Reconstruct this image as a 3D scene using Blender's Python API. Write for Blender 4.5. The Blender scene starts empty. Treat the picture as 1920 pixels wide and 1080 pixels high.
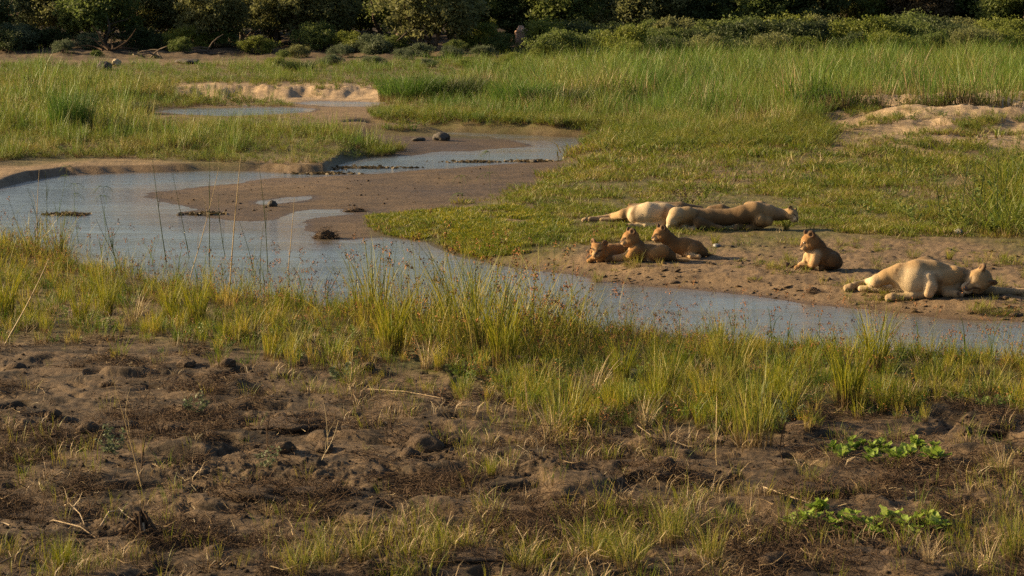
import bpy, math, random
import numpy as np
from mathutils import Vector, Matrix

# ---------------------------------------------------------------- camera, light, exposure
SC = bpy.context.scene
COL = SC.collection
CAM_H = 4.2
FPX = 4290.0                      # focal length in pixels of the 1920 wide frame
PITCH = math.atan(580.0 / FPX)
cam_d = bpy.data.cameras.new('camera')
cam_d.sensor_width = 36.0
cam_d.lens = FPX / 1920.0 * 36.0
cam_d.clip_start = 0.5
cam_d.clip_end = 4000.0
cam_d.dof.use_dof = True
cam_d.dof.focus_distance = 33.0
cam_d.dof.aperture_fstop = 8.0
cam = bpy.data.objects.new('camera', cam_d)
cam.location = (0, 0, CAM_H)
cam.rotation_euler = (math.pi / 2 - PITCH, 0, 0)
COL.objects.link(cam)
SC.camera = cam

SUN_EL = math.radians(21.0)
SUN_AZ = math.radians(-77.0)      # measured from +Y (view direction) towards +X: sun on the left, a little beyond
world = bpy.data.worlds.new('World')
SC.world = world
world.use_nodes = True
wn = world.node_tree.nodes
bg = wn['Background']
sky = wn.new('ShaderNodeTexSky')
sky.sky_type = 'NISHITA'
sky.sun_disc = False
sky.sun_elevation = SUN_EL
sky.sun_rotation = SUN_AZ
sky.dust_density = 3.0
sky.ozone_density = 1.0
world.node_tree.links.new(sky.outputs[0], bg.inputs[0])
bg.inputs[1].default_value = 0.060
sun_d = bpy.data.lights.new('sun', 'SUN')
sun_d.energy = 5.0
sun_d.angle = math.radians(0.6)
sun_d.color = (1.0, 0.74, 0.40)
sun = bpy.data.objects.new('sun', sun_d)
sdir = Vector((math.sin(SUN_AZ) * math.cos(SUN_EL), math.cos(SUN_AZ) * math.cos(SUN_EL), math.sin(SUN_EL)))
sun.rotation_euler = (-sdir).to_track_quat('-Z', 'Y').to_euler()
sun.location = (-30, 30, 30)
COL.objects.link(sun)
SC.view_settings.view_transform = 'Standard'
SC.view_settings.look = 'None'
SC.view_settings.exposure = 1.28
SC.view_settings.gamma = 1.0
SC.render.engine = 'CYCLES'
SC.cycles.use_denoising = False
SC.cycles.max_bounces = 6
SC.cycles.diffuse_bounces = 2
SC.cycles.glossy_bounces = 3
SC.cycles.transmission_bounces = 3

rng = np.random.RandomState(7)
random.seed(7)
CP, SP = math.cos(PITCH), math.sin(PITCH)

# ---------------------------------------------------------------- noise, projection, polygons
def _hash(ix, iy, seed):
    h = (ix.astype(np.int64) * 374761393 + iy.astype(np.int64) * 668265263 + seed * 1442695041) & 0xffffffff
    h = ((h ^ (h >> 13)) * 1274126177) & 0xffffffff
    h = h ^ (h >> 16)
    return (h & 0xffff) / 65535.0

def gnoise(x, y, seed=0):
    x = np.asarray(x, float); y = np.asarray(y, float)
    ix = np.floor(x); iy = np.floor(y)
    fx = x - ix; fy = y - iy
    ux = fx * fx * fx * (fx * (fx * 6 - 15) + 10); uy = fy * fy * fy * (fy * (fy * 6 - 15) + 10)
    def g(ox, oy):
        a = _hash(ix + ox, iy + oy, seed) * 2 * math.pi
        return np.cos(a) * (fx - ox) + np.sin(a) * (fy - oy)
    a = g(0, 0); b = g(1, 0); c = g(0, 1); d = g(1, 1)
    return (a + (b - a) * ux + (c - a) * uy + (a - b - c + d) * ux * uy) * 1.5

def fbm(x, y, wl, oct=4, seed=0, rough=0.5):
    s = 0; a = 1.0; f = 1.0 / wl; t = 0
    for i in range(oct):
        s = s + a * gnoise(x * f + i * 17.3, y * f - i * 9.1, seed + i); t += a
        a *= rough; f *= 2.03
    return s / t

def sstep(a, b, x):
    t = np.clip((x - a) / (b - a), 0, 1)
    return t * t * (3 - 2 * t)

def to_px(X, Y, Z):
    dz = Z - CAM_H
    f = Y * CP - dz * SP
    u = 960 + FPX * X / f
    v = 540 - FPX * (Y * SP + dz * CP) / f
    return u, v

def ray(px, py):
    a = (np.asarray(px, float) - 960) / FPX
    b = (540 - np.asarray(py, float)) / FPX
    dx = a; dy = CP + b * SP; dz = -SP + b * CP
    return dx / dy, dz / dy            # per metre of Y

def ground0(px, py, z=0.0):
    rx, rz = ray(px, py)
    Y = (z - CAM_H) / rz
    return rx * Y, Y

def poly_world(pts, z=0.0):
    p = np.array(pts, float)
    x, y = ground0(p[:, 0], p[:, 1], z)
    return np.stack([x, y], 1)

def sdist(X, Y, P):
    X = np.asarray(X, float).ravel(); Y = np.asarray(Y, float).ravel()
    d = np.full(X.shape, 1e9); ins = np.zeros(X.shape, bool)
    n = len(P)
    for i in range(n):
        ax, ay = P[i]; bx, by = P[(i + 1) % n]
        ex, ey = bx - ax, by - ay
        L = ex * ex + ey * ey + 1e-12
        t = np.clip(((X - ax) * ex + (Y - ay) * ey) / L, 0, 1)
        dd = (X - ax - t * ex) ** 2 + (Y - ay - t * ey) ** 2
        d = np.minimum(d, dd)
        c = ((ay > Y) != (by > Y))
        with np.errstate(divide='ignore', invalid='ignore'):
            xi = ax + (Y - ay) * ex / (ey if abs(ey) > 1e-12 else 1e-12)
        ins ^= c & (X < xi)
    d = np.sqrt(d)
    return np.where(ins, -d, d)

def in_poly(u, v, pts):
    return sdist(u, v, np.array(pts, float))       # signed, in pixels

RIVER = poly_world([(-500, 385), (-200, 372), (-60, 362), (10, 350), (60, 337), (130, 328), (250, 323), (350, 321), (480, 320),
    (560, 324), (610, 322), (650, 303), (700, 295), (790, 290), (830, 284), (880, 284), (960, 279), (995, 272), (960, 262),
    (900, 256), (800, 250), (720, 247), (655, 246), (700, 243), (800, 245), (900, 249), (1000, 253), (1060, 256), (1115, 259),
    (1095, 268), (1068, 276), (1075, 290), (1050, 300), (960, 307), (840, 316), (720, 323), (640, 329),
    (520, 334), (400, 346), (300, 360), (270, 371), (310, 382), (370, 393), (345, 400), (400, 411), (470, 416), (520, 411),
    (555, 398), (600, 394), (650, 395), (655, 401), (600, 405), (568, 416), (580, 432), (610, 448), (660, 450), (720, 445),
    (800, 453), (815, 465), (850, 481), (930, 496), (1000, 506), (1080, 516), (1120, 527), (1200, 536), (1300, 543),
    (1400, 554), (1500, 570), (1600, 578), (1700, 588), (1800, 601), (1920, 606), (2100, 612), (2600, 640),
    (2600, 790), (2100, 700), (1920, 684), (1700, 670), (1500, 656), (1300, 636), (1080, 618), (950, 606), (800, 592), (650, 577),
    (500, 560), (350, 540), (200, 508), (100, 474), (0, 450), (-200, 432), (-500, 420)])
POOLS = [poly_world(p) for p in (
    [(488, 377), (530, 371), (585, 367), (588, 375), (560, 379), (500, 382)],
    [(290, 209), (340, 203), (430, 203), (545, 201), (590, 204), (575, 210), (520, 214), (430, 218), (330, 214)],
    [(555, 193), (600, 189), (700, 191), (740, 193), (690, 199), (610, 200)])]
BAR = poly_world([(270, 352), (400, 342), (640, 333), (850, 320), (1060, 306), (1080, 330), (860, 400), (720, 440), (560, 462), (540, 428), (400, 432), (280, 402)])
BAR2 = poly_world([(690, 254), (1000, 262), (1000, 275), (960, 286), (700, 288), (690, 270)])

def water_d(X, Y):
    d = sdist(X, Y, RIVER)
    for p in POOLS:
        d = np.minimum(d, sdist(X, Y, p))
    wob = gnoise(X * .9, Y * .35, 91) * .10 + gnoise(X * 2.3, Y * 1.1, 92) * .03 * (1 - sstep(36, 44, Y))
    bd = np.minimum(sdist(X, Y, BAR), sdist(X, Y, BAR2))
    rag = (1 - sstep(.2, 1.5, bd)) * (.34 * fbm(X * .55, Y, 1.2, 4, 93, .6))
    return d + wob * np.clip(Y / 30, .5, 2.5) + rag

BASE_Y = [-40, 10, 18, 24, 27, 30, 34, 40, 55, 75, 100, 112, 122, 150, 400, 1500]
BASE_Z = [.42, .36, .26, .17, .12, .12, .15, .20, .28, .30, .34, .42, .85, 1.1, 4.0, 12.0]
def base_z(Y):
    return np.interp(Y, BASE_Y, BASE_Z)

def height(X, Y, fine=True):
    shp = np.shape(X)
    X = np.asarray(X, float).ravel(); Y = np.asarray(Y, float).ravel()
    b = base_z(Y)
    u, v = to_px(X, np.maximum(Y, 6), b * .7)
    wd = water_d(X, Y)
    # sand mound on the right
    mx = (X - 13.0) / 6.5
    m = np.exp(-mx ** 4) * sstep(51, 58, Y) * (1 - sstep(64, 74, Y))
    b = b + m * (.62 + .36 * fbm(X, Y, 3.2, 3, 5))
    # right-hand ground is higher far out
    b = b + sstep(3, 16, X) * sstep(62, 95, Y) * (1 - sstep(110, 118, Y)) * .25
    # eroded sand bank far left
    s = sstep(300, 370, u) * (1 - sstep(640, 745, u))
    edge = 80.5 + 1.5 * gnoise(X * .45, Y * 0, 12) + .5 * gnoise(X * 1.7, Y * 0, 13)
    low = (1 - sstep(edge, edge + 2.2, Y)) * sstep(70, 76, Y)
    b = b - s * low * (b - .06)
    b = b + s * np.exp(-((Y - 83.5) / 2.2) ** 2) * (.05 + .16 * gnoise(X / 1.9, Y * 0, 18))
    # far bank relief
    fb = sstep(108, 114, Y)
    b = b + fb * (.26 * fbm(X, Y, 4.0, 3, 31)) * (1 - sstep(200, 300, Y))
    # low wet ground round the far pools
    pd = np.minimum(sdist(X, Y, POOLS[1]), sdist(X, Y, POOLS[2]))
    b = b * (1 - .82 * (1 - sstep(1.0, 7.0, pd)) * (1 - sstep(77.5, 80.5, Y)))
    # sand bars
    bd = np.minimum(sdist(X, Y, BAR), sdist(X, Y, BAR2))
    bar = 1 - sstep(-.3, 1.1, bd)
    b = b * (1 - bar * .78)
    # banks
    left_cut = (1 - sstep(620, 680, u)) * sstep(275, 290, v) * (1 - sstep(345, 365, v))
    far_cut = sstep(600, 640, u) * (1 - sstep(1040, 1120, u)) * sstep(225, 233, v) * (1 - sstep(247, 252, v))
    lion = sstep(820, 900, u) * sstep(440, 470, v) * (1 - sstep(610, 640, v))
    near = sstep(480, 500, v) * (1 - lion)
    w = .9 + near * -.2 + lion * .1 + bar * 1.6 - left_cut * .8 * (1 - bar) - far_cut * .5
    w = np.clip(w, .18, 3)
    b = b * (1 - .42 * left_cut * (1 - bar)) + left_cut * (1 - bar) * .05 * gnoise(X / 1.6, Y / 3.0, 14)
    rise = sstep(0, 1, wd / w) * (1 - .25 * near)
    h = b * rise
    if fine:
        nearz = 1 - sstep(23.5, 25.5, Y)
        amp = sstep(0, .8, wd)
        mid = (1 - nearz)
        n = nearz * (.080 * fbm(X, Y * 1.15, 1.4, 3, 41) + .030 * fbm(X, Y, .42, 3, 43) - .018 * np.abs(gnoise(X / .30, Y / .34, 45)) * 1.4
                     + .016 * fbm(X, Y, .12, 3, 47, .6))
        # hoof prints and hollows
        c = gnoise(X / .38 + 7, Y / .42, 49)
        n = n - nearz * .075 * sstep(.34, .62, c)
        c = gnoise(X / .8 - 3, Y / .7, 50)
        n = n + nearz * .07 * sstep(.38, .72, c)
        rg = sstep(.1, .4, fbm(X, Y, 1.6, 3, 61)); n = n + nearz * rg * (.045 * fbm(X, Y, .10, 3, 62, .7) - .03 * np.abs(gnoise(X / .16, Y / .16, 63)))
        n = n + mid * (.020 * fbm(X, Y, .7, 3, 52) + .018 * fbm(X, Y, .16, 2, 53) * (1 - sstep(45, 60, Y)) + sstep(50, 60, Y) * .05 * fbm(X, Y, 2.2, 3, 54))
        n = n - mid * lion * .035 * np.abs(fbm(X * .45, Y * .9, .17, 4, 57, .65)) + mid * lion * .014 * sstep(.2, .6, gnoise(X / .30, Y / .22, 59))
        n = n + m * (.16 * fbm(X, Y, .9, 4, 55) - .30 * np.abs(fbm(X * .5, Y, 1.0, 3, 56)) + .05)
        n = n + fb * (.14 * fbm(X, Y * .5, .9, 3, 58) - .12 * np.abs(gnoise(X / 1.1, Y / 2.2, 64)))
        n = n - s * np.exp(-((Y - 82.3) / 2.2) ** 2) * (.16 * np.abs(gnoise(X / 1.1 + Y * .35, Y / 1.6, 59)) - .18 * fbm(X, Y, .6, 3, 65))
        n = n + bar * .012 * fbm(X, Y * .6, .5, 3, 60)
        h = h + n * amp * (1 - .75 * bar)
    h = np.where(wd < 0, -.16 * sstep(0, .9, -wd), h)
    return h.reshape(shp)

def hit(px, py, n=7):
    """where the line of sight through a photo point meets the ground"""
    px = np.asarray(px, float); py = np.asarray(py, float)
    rx, rz = ray(px, py)
    Y = (.2 - CAM_H) / rz
    for i in range(n):
        z = height(rx * Y, Y, False)
        Y = .5 * Y + .5 * (z - CAM_H) / rz
    return rx * Y, Y

def hit1(px, py):
    x, y = hit(np.array([px]), np.array([py]))
    z = height(x, y)
    return float(x[0]), float(y[0]), float(z[0])

# ---------------------------------------------------------------- mesh and material helpers
def mesh_np(name, V, F, attrs=None, smooth=True):
    """V (n,3); F (m,k) with fixed k or list of arrays of different k; attrs: name -> (n,) floats or (n,3)"""
    Fs = F if isinstance(F, list) else [F]
    Fs = [f for f in Fs if len(f)]
    me = bpy.data.meshes.new(name)
    me.vertices.add(len(V)); me.vertices.foreach_set('co', np.asarray(V, np.float32).ravel())
    loops = np.concatenate([np.asarray(f, np.int32).ravel() for f in Fs])
    sizes = np.concatenate([np.full(len(f), np.asarray(f).shape[1], np.int32) for f in Fs])
    me.loops.add(len(loops)); me.loops.foreach_set('vertex_index', loops)
    me.polygons.add(len(sizes))
    st = np.zeros(len(sizes), np.int32); st[1:] = np.cumsum(sizes)[:-1]
    me.polygons.foreach_set('loop_start', st)
    try: me.polygons.foreach_set('loop_total', sizes)
    except Exception: pass
    me.polygons.foreach_set('use_smooth', np.full(len(sizes), smooth, bool))
    if attrs:
        for k, a in attrs.items():
            a = np.asarray(a, np.float32)
            if a.ndim == 1:
                at = me.attributes.new(k, 'FLOAT', 'POINT'); at.data.foreach_set('value', a)
            else:
                at = me.attributes.new(k, 'FLOAT_COLOR', 'POINT')
                at.data.foreach_set('color', np.concatenate([a, np.ones((len(a), 1), np.float32)], 1).ravel())
    me.update(calc_edges=True)
    me.validate()
    return me

def ob(name, me, mat=None, parent=None, loc=None):
    o = bpy.data.objects.new(name, me)
    if mat is not None and me is not None and len(me.materials) == 0:
        me.materials.append(mat)
    COL.objects.link(o)
    if parent is not None: o.parent = parent
    if loc is not None: o.location = loc
    return o

def tag(o, label=None, cat=None, group=None, kind=None):
    if label: o['label'] = label
    if cat: o['category'] = cat
    if group: o['group'] = group
    if kind: o['kind'] = kind
    return o

def empty(name, loc, rz=0, s=1):
    o = bpy.data.objects.new(name, None)
    o.empty_display_size = .2
    o.location = loc; o.rotation_euler = (0, 0, rz); o.scale = (s, s, s)
    COL.objects.link(o)
    return o

class NT:
    def __init__(self, name):
        self.m = bpy.data.materials.new(name); self.m.use_nodes = True
        self.t = self.m.node_tree; self.n = self.t.nodes
        for x in list(self.n): self.n.remove(x)
        self.out = self.n.new('ShaderNodeOutputMaterial')
    def new(self, ty, **kw):
        x = self.n.new(ty)
        for k, v in kw.items(): setattr(x, k, v)
        return x
    def link(self, a, b): self.t.links.new(a, b)
    def val(self, sock, v):
        if hasattr(v, 'is_linked') or hasattr(v, 'links'): self.link(v, sock)
        else: sock.default_value = v
    def attr(self, name, out='Fac', ty='GEOMETRY'):
        a = self.new('ShaderNodeAttribute'); a.attribute_name = name; a.attribute_type = ty
        return a.outputs[out]
    def math(self, op, a, b=0.0, clamp=False):
        x = self.new('ShaderNodeMath', operation=op, use_clamp=clamp)
        self.val(x.inputs[0], a); self.val(x.inputs[1], b)
        return x.outputs[0]
    def noise(self, scale, detail=3, rough=.55, vec=None, dist=0):
        x = self.new('ShaderNodeTexNoise')
        x.inputs['Scale'].default_value = scale; x.inputs['Detail'].default_value = detail
        x.inputs['Roughness'].default_value = rough; x.inputs['Distortion'].default_value = dist
        if vec is not None: self.link(vec, x.inputs['Vector'])
        return x.outputs[0]
    def ramp(self, fac, stops):
        x = self.new('ShaderNodeValToRGB')
        cr = x.color_ramp
        while len(cr.elements) < len(stops): cr.elements.new(.5)
        for e, (p, c) in zip(cr.elements, stops):
            e.position = p; e.color = (*c, 1) if len(c) == 3 else c
        self.val(x.inputs[0], fac)
        return x.outputs[0]
    def mix(self, fac, a, b, blend='MIX'):
        x = self.new('ShaderNodeMix'); x.data_type = 'RGBA'; x.blend_type = blend
        self.val(x.inputs[0], fac)
        for s, v in ((x.inputs[6], a), (x.inputs[7], b)):
            if isinstance(v, tuple): s.default_value = (*v, 1) if len(v) == 3 else v
            else: self.link(v, s)
        return x.outputs[2]
    def coords(self, out='Object', scale=None):
        c = self.new('ShaderNodeTexCoord').outputs[out]
        if scale:
            mp = self.new('ShaderNodeMapping'); mp.inputs['Scale'].default_value = scale
            self.link(c, mp.inputs[0]); return mp.outputs[0]
        return c
    def bump(self, h, dist, strength=1.0, normal=None):
        b = self.new('ShaderNodeBump'); b.inputs['Distance'].default_value = dist; b.inputs['Strength'].default_value = strength
        self.link(h, b.inputs['Height'])
        if normal is not None: self.link(normal, b.inputs['Normal'])
        return b.outputs[0]
    def principled(self, color, rough=.8, spec=.3, normal=None, **kw):
        p = self.new('ShaderNodeBsdfPrincipled')
        self.val(p.inputs['Base Color'], color if not isinstance(color, tuple) else (*color, 1))
        self.val(p.inputs['Roughness'], rough); self.val(p.inputs['Specular IOR Level'], spec)
        if normal is not None: self.link(normal, p.inputs['Normal'])
        for k, v in kw.items(): self.val(p.inputs[k.replace('_', ' ')], v)
        return p.outputs[0]
    def done(self, sh): self.link(sh, self.out.inputs[0]); return self.m

# ground ------------------------------------------------------------------
def mat_ground():
    m = NT('soil')
    co = m.coords()
    tone = m.attr('tone'); green = m.attr('green'); wet = m.attr('wet')
    n1 = m.noise(1.3, 6, .65, co); n2 = m.noise(14, 5, .7, co); n3 = m.noise(90, 3, .6, co); n4 = m.noise(5, 4, .7, co)
    t = m.math('ADD', tone, m.math('MULTIPLY', m.math('SUBTRACT', n1, .5), .34))
    t = m.math('ADD', t, m.math('MULTIPLY', m.math('SUBTRACT', n2, .5), .34), True)
    t = m.math('ADD', t, m.math('MULTIPLY', m.math('SUBTRACT', n3, .5), .16), True)
    c = m.ramp(t, [(0, (.026, .018, .011)), (.25, (.088, .060, .036)), (.5, (.180, .122, .070)), (.75, (.32, .228, .140)), (1, (.47, .36, .24))])
    # organic litter flecks
    fl = m.ramp(m.noise(38, 5, .8, co), [(.56, (0, 0, 0)), (.64, (1, 1, 1))])
    c = m.mix(m.math('MULTIPLY', fl, .6), c, (.030, .020, .012))
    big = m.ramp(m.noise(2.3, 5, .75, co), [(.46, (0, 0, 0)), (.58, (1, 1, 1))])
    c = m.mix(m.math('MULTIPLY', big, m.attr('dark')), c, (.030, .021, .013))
    moss = m.ramp(m.noise(24, 4, .7, co), [(0.3, (.035, .045, .010)), (.7, (.115, .105, .030))])
    gm = m.math('MULTIPLY', green, m.math('ADD', m.math('MULTIPLY', n4, 1.4), .15), True)
    c = m.mix(m.math('MULTIPLY', gm, .85, True), c, moss)
    wt = m.math('MULTIPLY', wet, .62)
    c = m.mix(wt, c, m.mix(1.0, c, (.38, .34, .31), 'MULTIPLY'))
    rough = m.math('SUBTRACT', .93, m.math('MULTIPLY', wet, .42))
    h = m.math('ADD', m.math('MULTIPLY', n2, .6), m.math('MULTIPLY', n3, .25))
    nb = m.bump(h, .035, .9)
    nb = m.bump(m.noise(260, 2, .6, co), .004, .8, nb)
    return m.done(m.principled(c, rough, .22, nb))

def mat_water():
    m = NT('river_water')
    co = m.coords('Object', (1.0, 1.0, 1.0))
    a = m.noise(2.2, 3, .55, m.coords('Object', (.35, .9, 1)), .4)
    b = m.noise(9, 3, .6, m.coords('Object', (.5, 1.3, 1)), .6)
    c = m.noise(55, 2, .5, m.coords('Object', (.8, 1.6, 1)))
    patch = m.ramp(m.noise(.32, 3, .6, m.coords('Object', (.5, 1.3, 1))), [(.35, (.25, .25, .25)), (.65, (1, 1, 1))])
    h = m.math('ADD', m.math('MULTIPLY', a, .5), m.math('MULTIPLY', b, .32))
    h = m.math('ADD', h, m.math('MULTIPLY', c, .07))
    h = m.math('MULTIPLY', h, patch)
    nb = m.bump(h, .07, 1.0)
    sh = m.attr('shallow')
    col = m.mix(sh, (.105, .130, .145), (.13, .105, .075))
    return m.done(m.principled(col, .05, 1.0, nb, IOR=1.5))

def mat_blade(name, cols, transl=.38, rough=.5, root=(.12, .08, .035), rootpos=.16, own=.45):
    """cols: list of linear colours, blended by blade and by clump"""
    m = NT(name)
    bv = m.attr('bv'); tip = m.attr('tip'); tint = m.attr('tint', 'Fac', 'INSTANCER')
    oi = m.new('ShaderNodeObjectInfo').outputs['Random']
    f = m.math('ADD', m.math('MULTIPLY', bv, own), m.math('MULTIPLY', tint, .75))
    f = m.math('ADD', f, m.math('MULTIPLY', m.math('SUBTRACT', oi, .5), .10), True)
    n = len(cols)
    c = m.ramp(f, [(i / (n - 1), cols[i]) for i in range(n)])
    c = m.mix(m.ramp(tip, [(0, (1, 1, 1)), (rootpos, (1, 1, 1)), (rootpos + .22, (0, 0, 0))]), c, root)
    d = m.principled(c, rough, .28)
    tr = m.new('ShaderNodeBsdfTranslucent'); m.link(c, tr.inputs[0])
    mx = m.new('ShaderNodeMixShader'); mx.inputs[0].default_value = transl
    m.link(d, mx.inputs[1]); m.link(tr.outputs[0], mx.inputs[2])
    return m.done(mx.outputs[0])

def mat_leaf(name, c0, c1, c2, transl=.3):
    m = NT(name)
    bv = m.attr('bv'); oi = m.new('ShaderNodeObjectInfo').outputs['Random']
    n = m.noise(.9, 3, .6, m.coords())
    f = m.math('ADD', m.math('MULTIPLY', bv, .5), m.math('MULTIPLY', oi, .35))
    f = m.math('ADD', f, m.math('MULTIPLY', m.math('SUBTRACT', n, .4), .5), True)
    c = m.ramp(f, [(0, c0), (.5, c1), (1, c2)])
    d = m.principled(c, .6, .25)
    tr = m.new('ShaderNodeBsdfTranslucent'); m.link(c, tr.inputs[0])
    mx = m.new('ShaderNodeMixShader'); mx.inputs[0].default_value = transl
    m.link(d, mx.inputs[1]); m.link(tr.outputs[0], mx.inputs[2])
    return m.done(mx.outputs[0])

def mat_simple(name, c0, c1, scale=12, rough=.85, bump=.01, spec=.25):
    m = NT(name)
    co = m.coords()
    n = m.noise(scale, 5, .65, co)
    c = m.ramp(n, [(.3, c0), (.7, c1)])
    return m.done(m.principled(c, rough, spec, m.bump(m.noise(scale * 2.5, 4, .6, co), bump, .9)))

M_GROUND = mat_ground(); M_WATER = mat_water()
GREEN = [(.030, .065, .006), (.075, .125, .009), (.145, .175, .012), (.23, .21, .020), (.32, .23, .060)]
MEADOW = [(.035, .065, .007), (.080, .120, .010), (.135, .165, .013), (.19, .18, .020), (.27, .20, .07)]
REED = [(.035, .080, .014), (.075, .145, .018), (.120, .190, .022), (.18, .19, .035), (.27, .22, .07)]
YELLOW = [(.11, .14, .010), (.20, .20, .014), (.30, .26, .020), (.38, .28, .045), (.42, .30, .09)]
DRY = [(.10, .06, .03), (.20, .13, .06), (.32, .22, .11), (.45, .34, .19), (.5, .42, .28)]
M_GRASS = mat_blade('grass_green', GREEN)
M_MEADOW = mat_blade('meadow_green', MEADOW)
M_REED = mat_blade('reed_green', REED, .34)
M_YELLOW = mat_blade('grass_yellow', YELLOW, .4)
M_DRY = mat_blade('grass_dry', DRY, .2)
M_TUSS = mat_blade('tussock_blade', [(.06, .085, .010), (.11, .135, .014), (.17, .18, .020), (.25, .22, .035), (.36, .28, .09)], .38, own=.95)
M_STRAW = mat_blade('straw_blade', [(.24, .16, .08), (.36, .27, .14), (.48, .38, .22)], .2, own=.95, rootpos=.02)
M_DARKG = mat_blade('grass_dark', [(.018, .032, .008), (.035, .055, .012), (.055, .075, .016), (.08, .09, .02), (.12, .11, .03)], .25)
M_SEED = mat_simple('seed_head', (.13, .05, .02), (.30, .14, .05), 60, .9, .002)
M_HERB = mat_leaf('herb_leaf', (.05, .09, .02), (.10, .15, .03), (.18, .20, .05), .3)
M_LETT = mat_leaf('broad_leaf', (.12, .20, .02), (.22, .31, .045), (.38, .43, .11), .4)
M_TREE = [mat_leaf('foliage_olive', (.095, .105, .040), (.155, .165, .062), (.21, .21, .085), .5),
          mat_leaf('foliage_green', (.065, .095, .024), (.115, .150, .040), (.165, .19, .055), .5),
          mat_leaf('foliage_dark', (.026, .040, .014), (.055, .075, .024), (.090, .110, .038), .3),
          mat_leaf('foliage_bluegreen', (.065, .090, .045), (.105, .130, .066), (.15, .175, .09), .35),
          mat_leaf('foliage_bright', (.095, .125, .020), (.150, .175, .030), (.20, .215, .045), .4),
          mat_leaf('foliage_brown', (.060, .045, .025), (.10, .075, .040), (.14, .10, .055), .2)]
M_BARK = mat_simple('bark', (.05, .035, .025), (.16, .125, .095), 14, .9, .02)
M_BARKP = mat_simple('bark_pale', (.16, .13, .10), (.34, .29, .23), 10, .9, .02)
M_ROCKP = mat_simple('rock_pale', (.24, .19, .13), (.46, .39, .28), 5, .9, .05)
M_ROCKD = mat_simple('rock_dark', (.03, .025, .02), (.10, .085, .07), 6, .8, .04)
M_ROCKG = mat_simple('rock_grey', (.10, .10, .10), (.26, .26, .25), 5, .85, .04)
M_CLOD = mat_simple('clod_soil', (.035, .023, .015), (.11, .075, .048), 22, .95, .03)
M_CRUST = mat_simple('mud_crust', (.075, .050, .030), (.20, .140, .085), 22, .95, .02)
M_ROOT = mat_simple('dead_root', (.030, .018, .011), (.115, .072, .042), 30, .95, .004)
M_STICK = mat_simple('dead_stick', (.22, .15, .09), (.48, .38, .25), 25, .85, .004)
M_TERM = mat_simple('termite_earth', (.30, .15, .08), (.62, .42, .30), 4, .95, .08)

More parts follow.
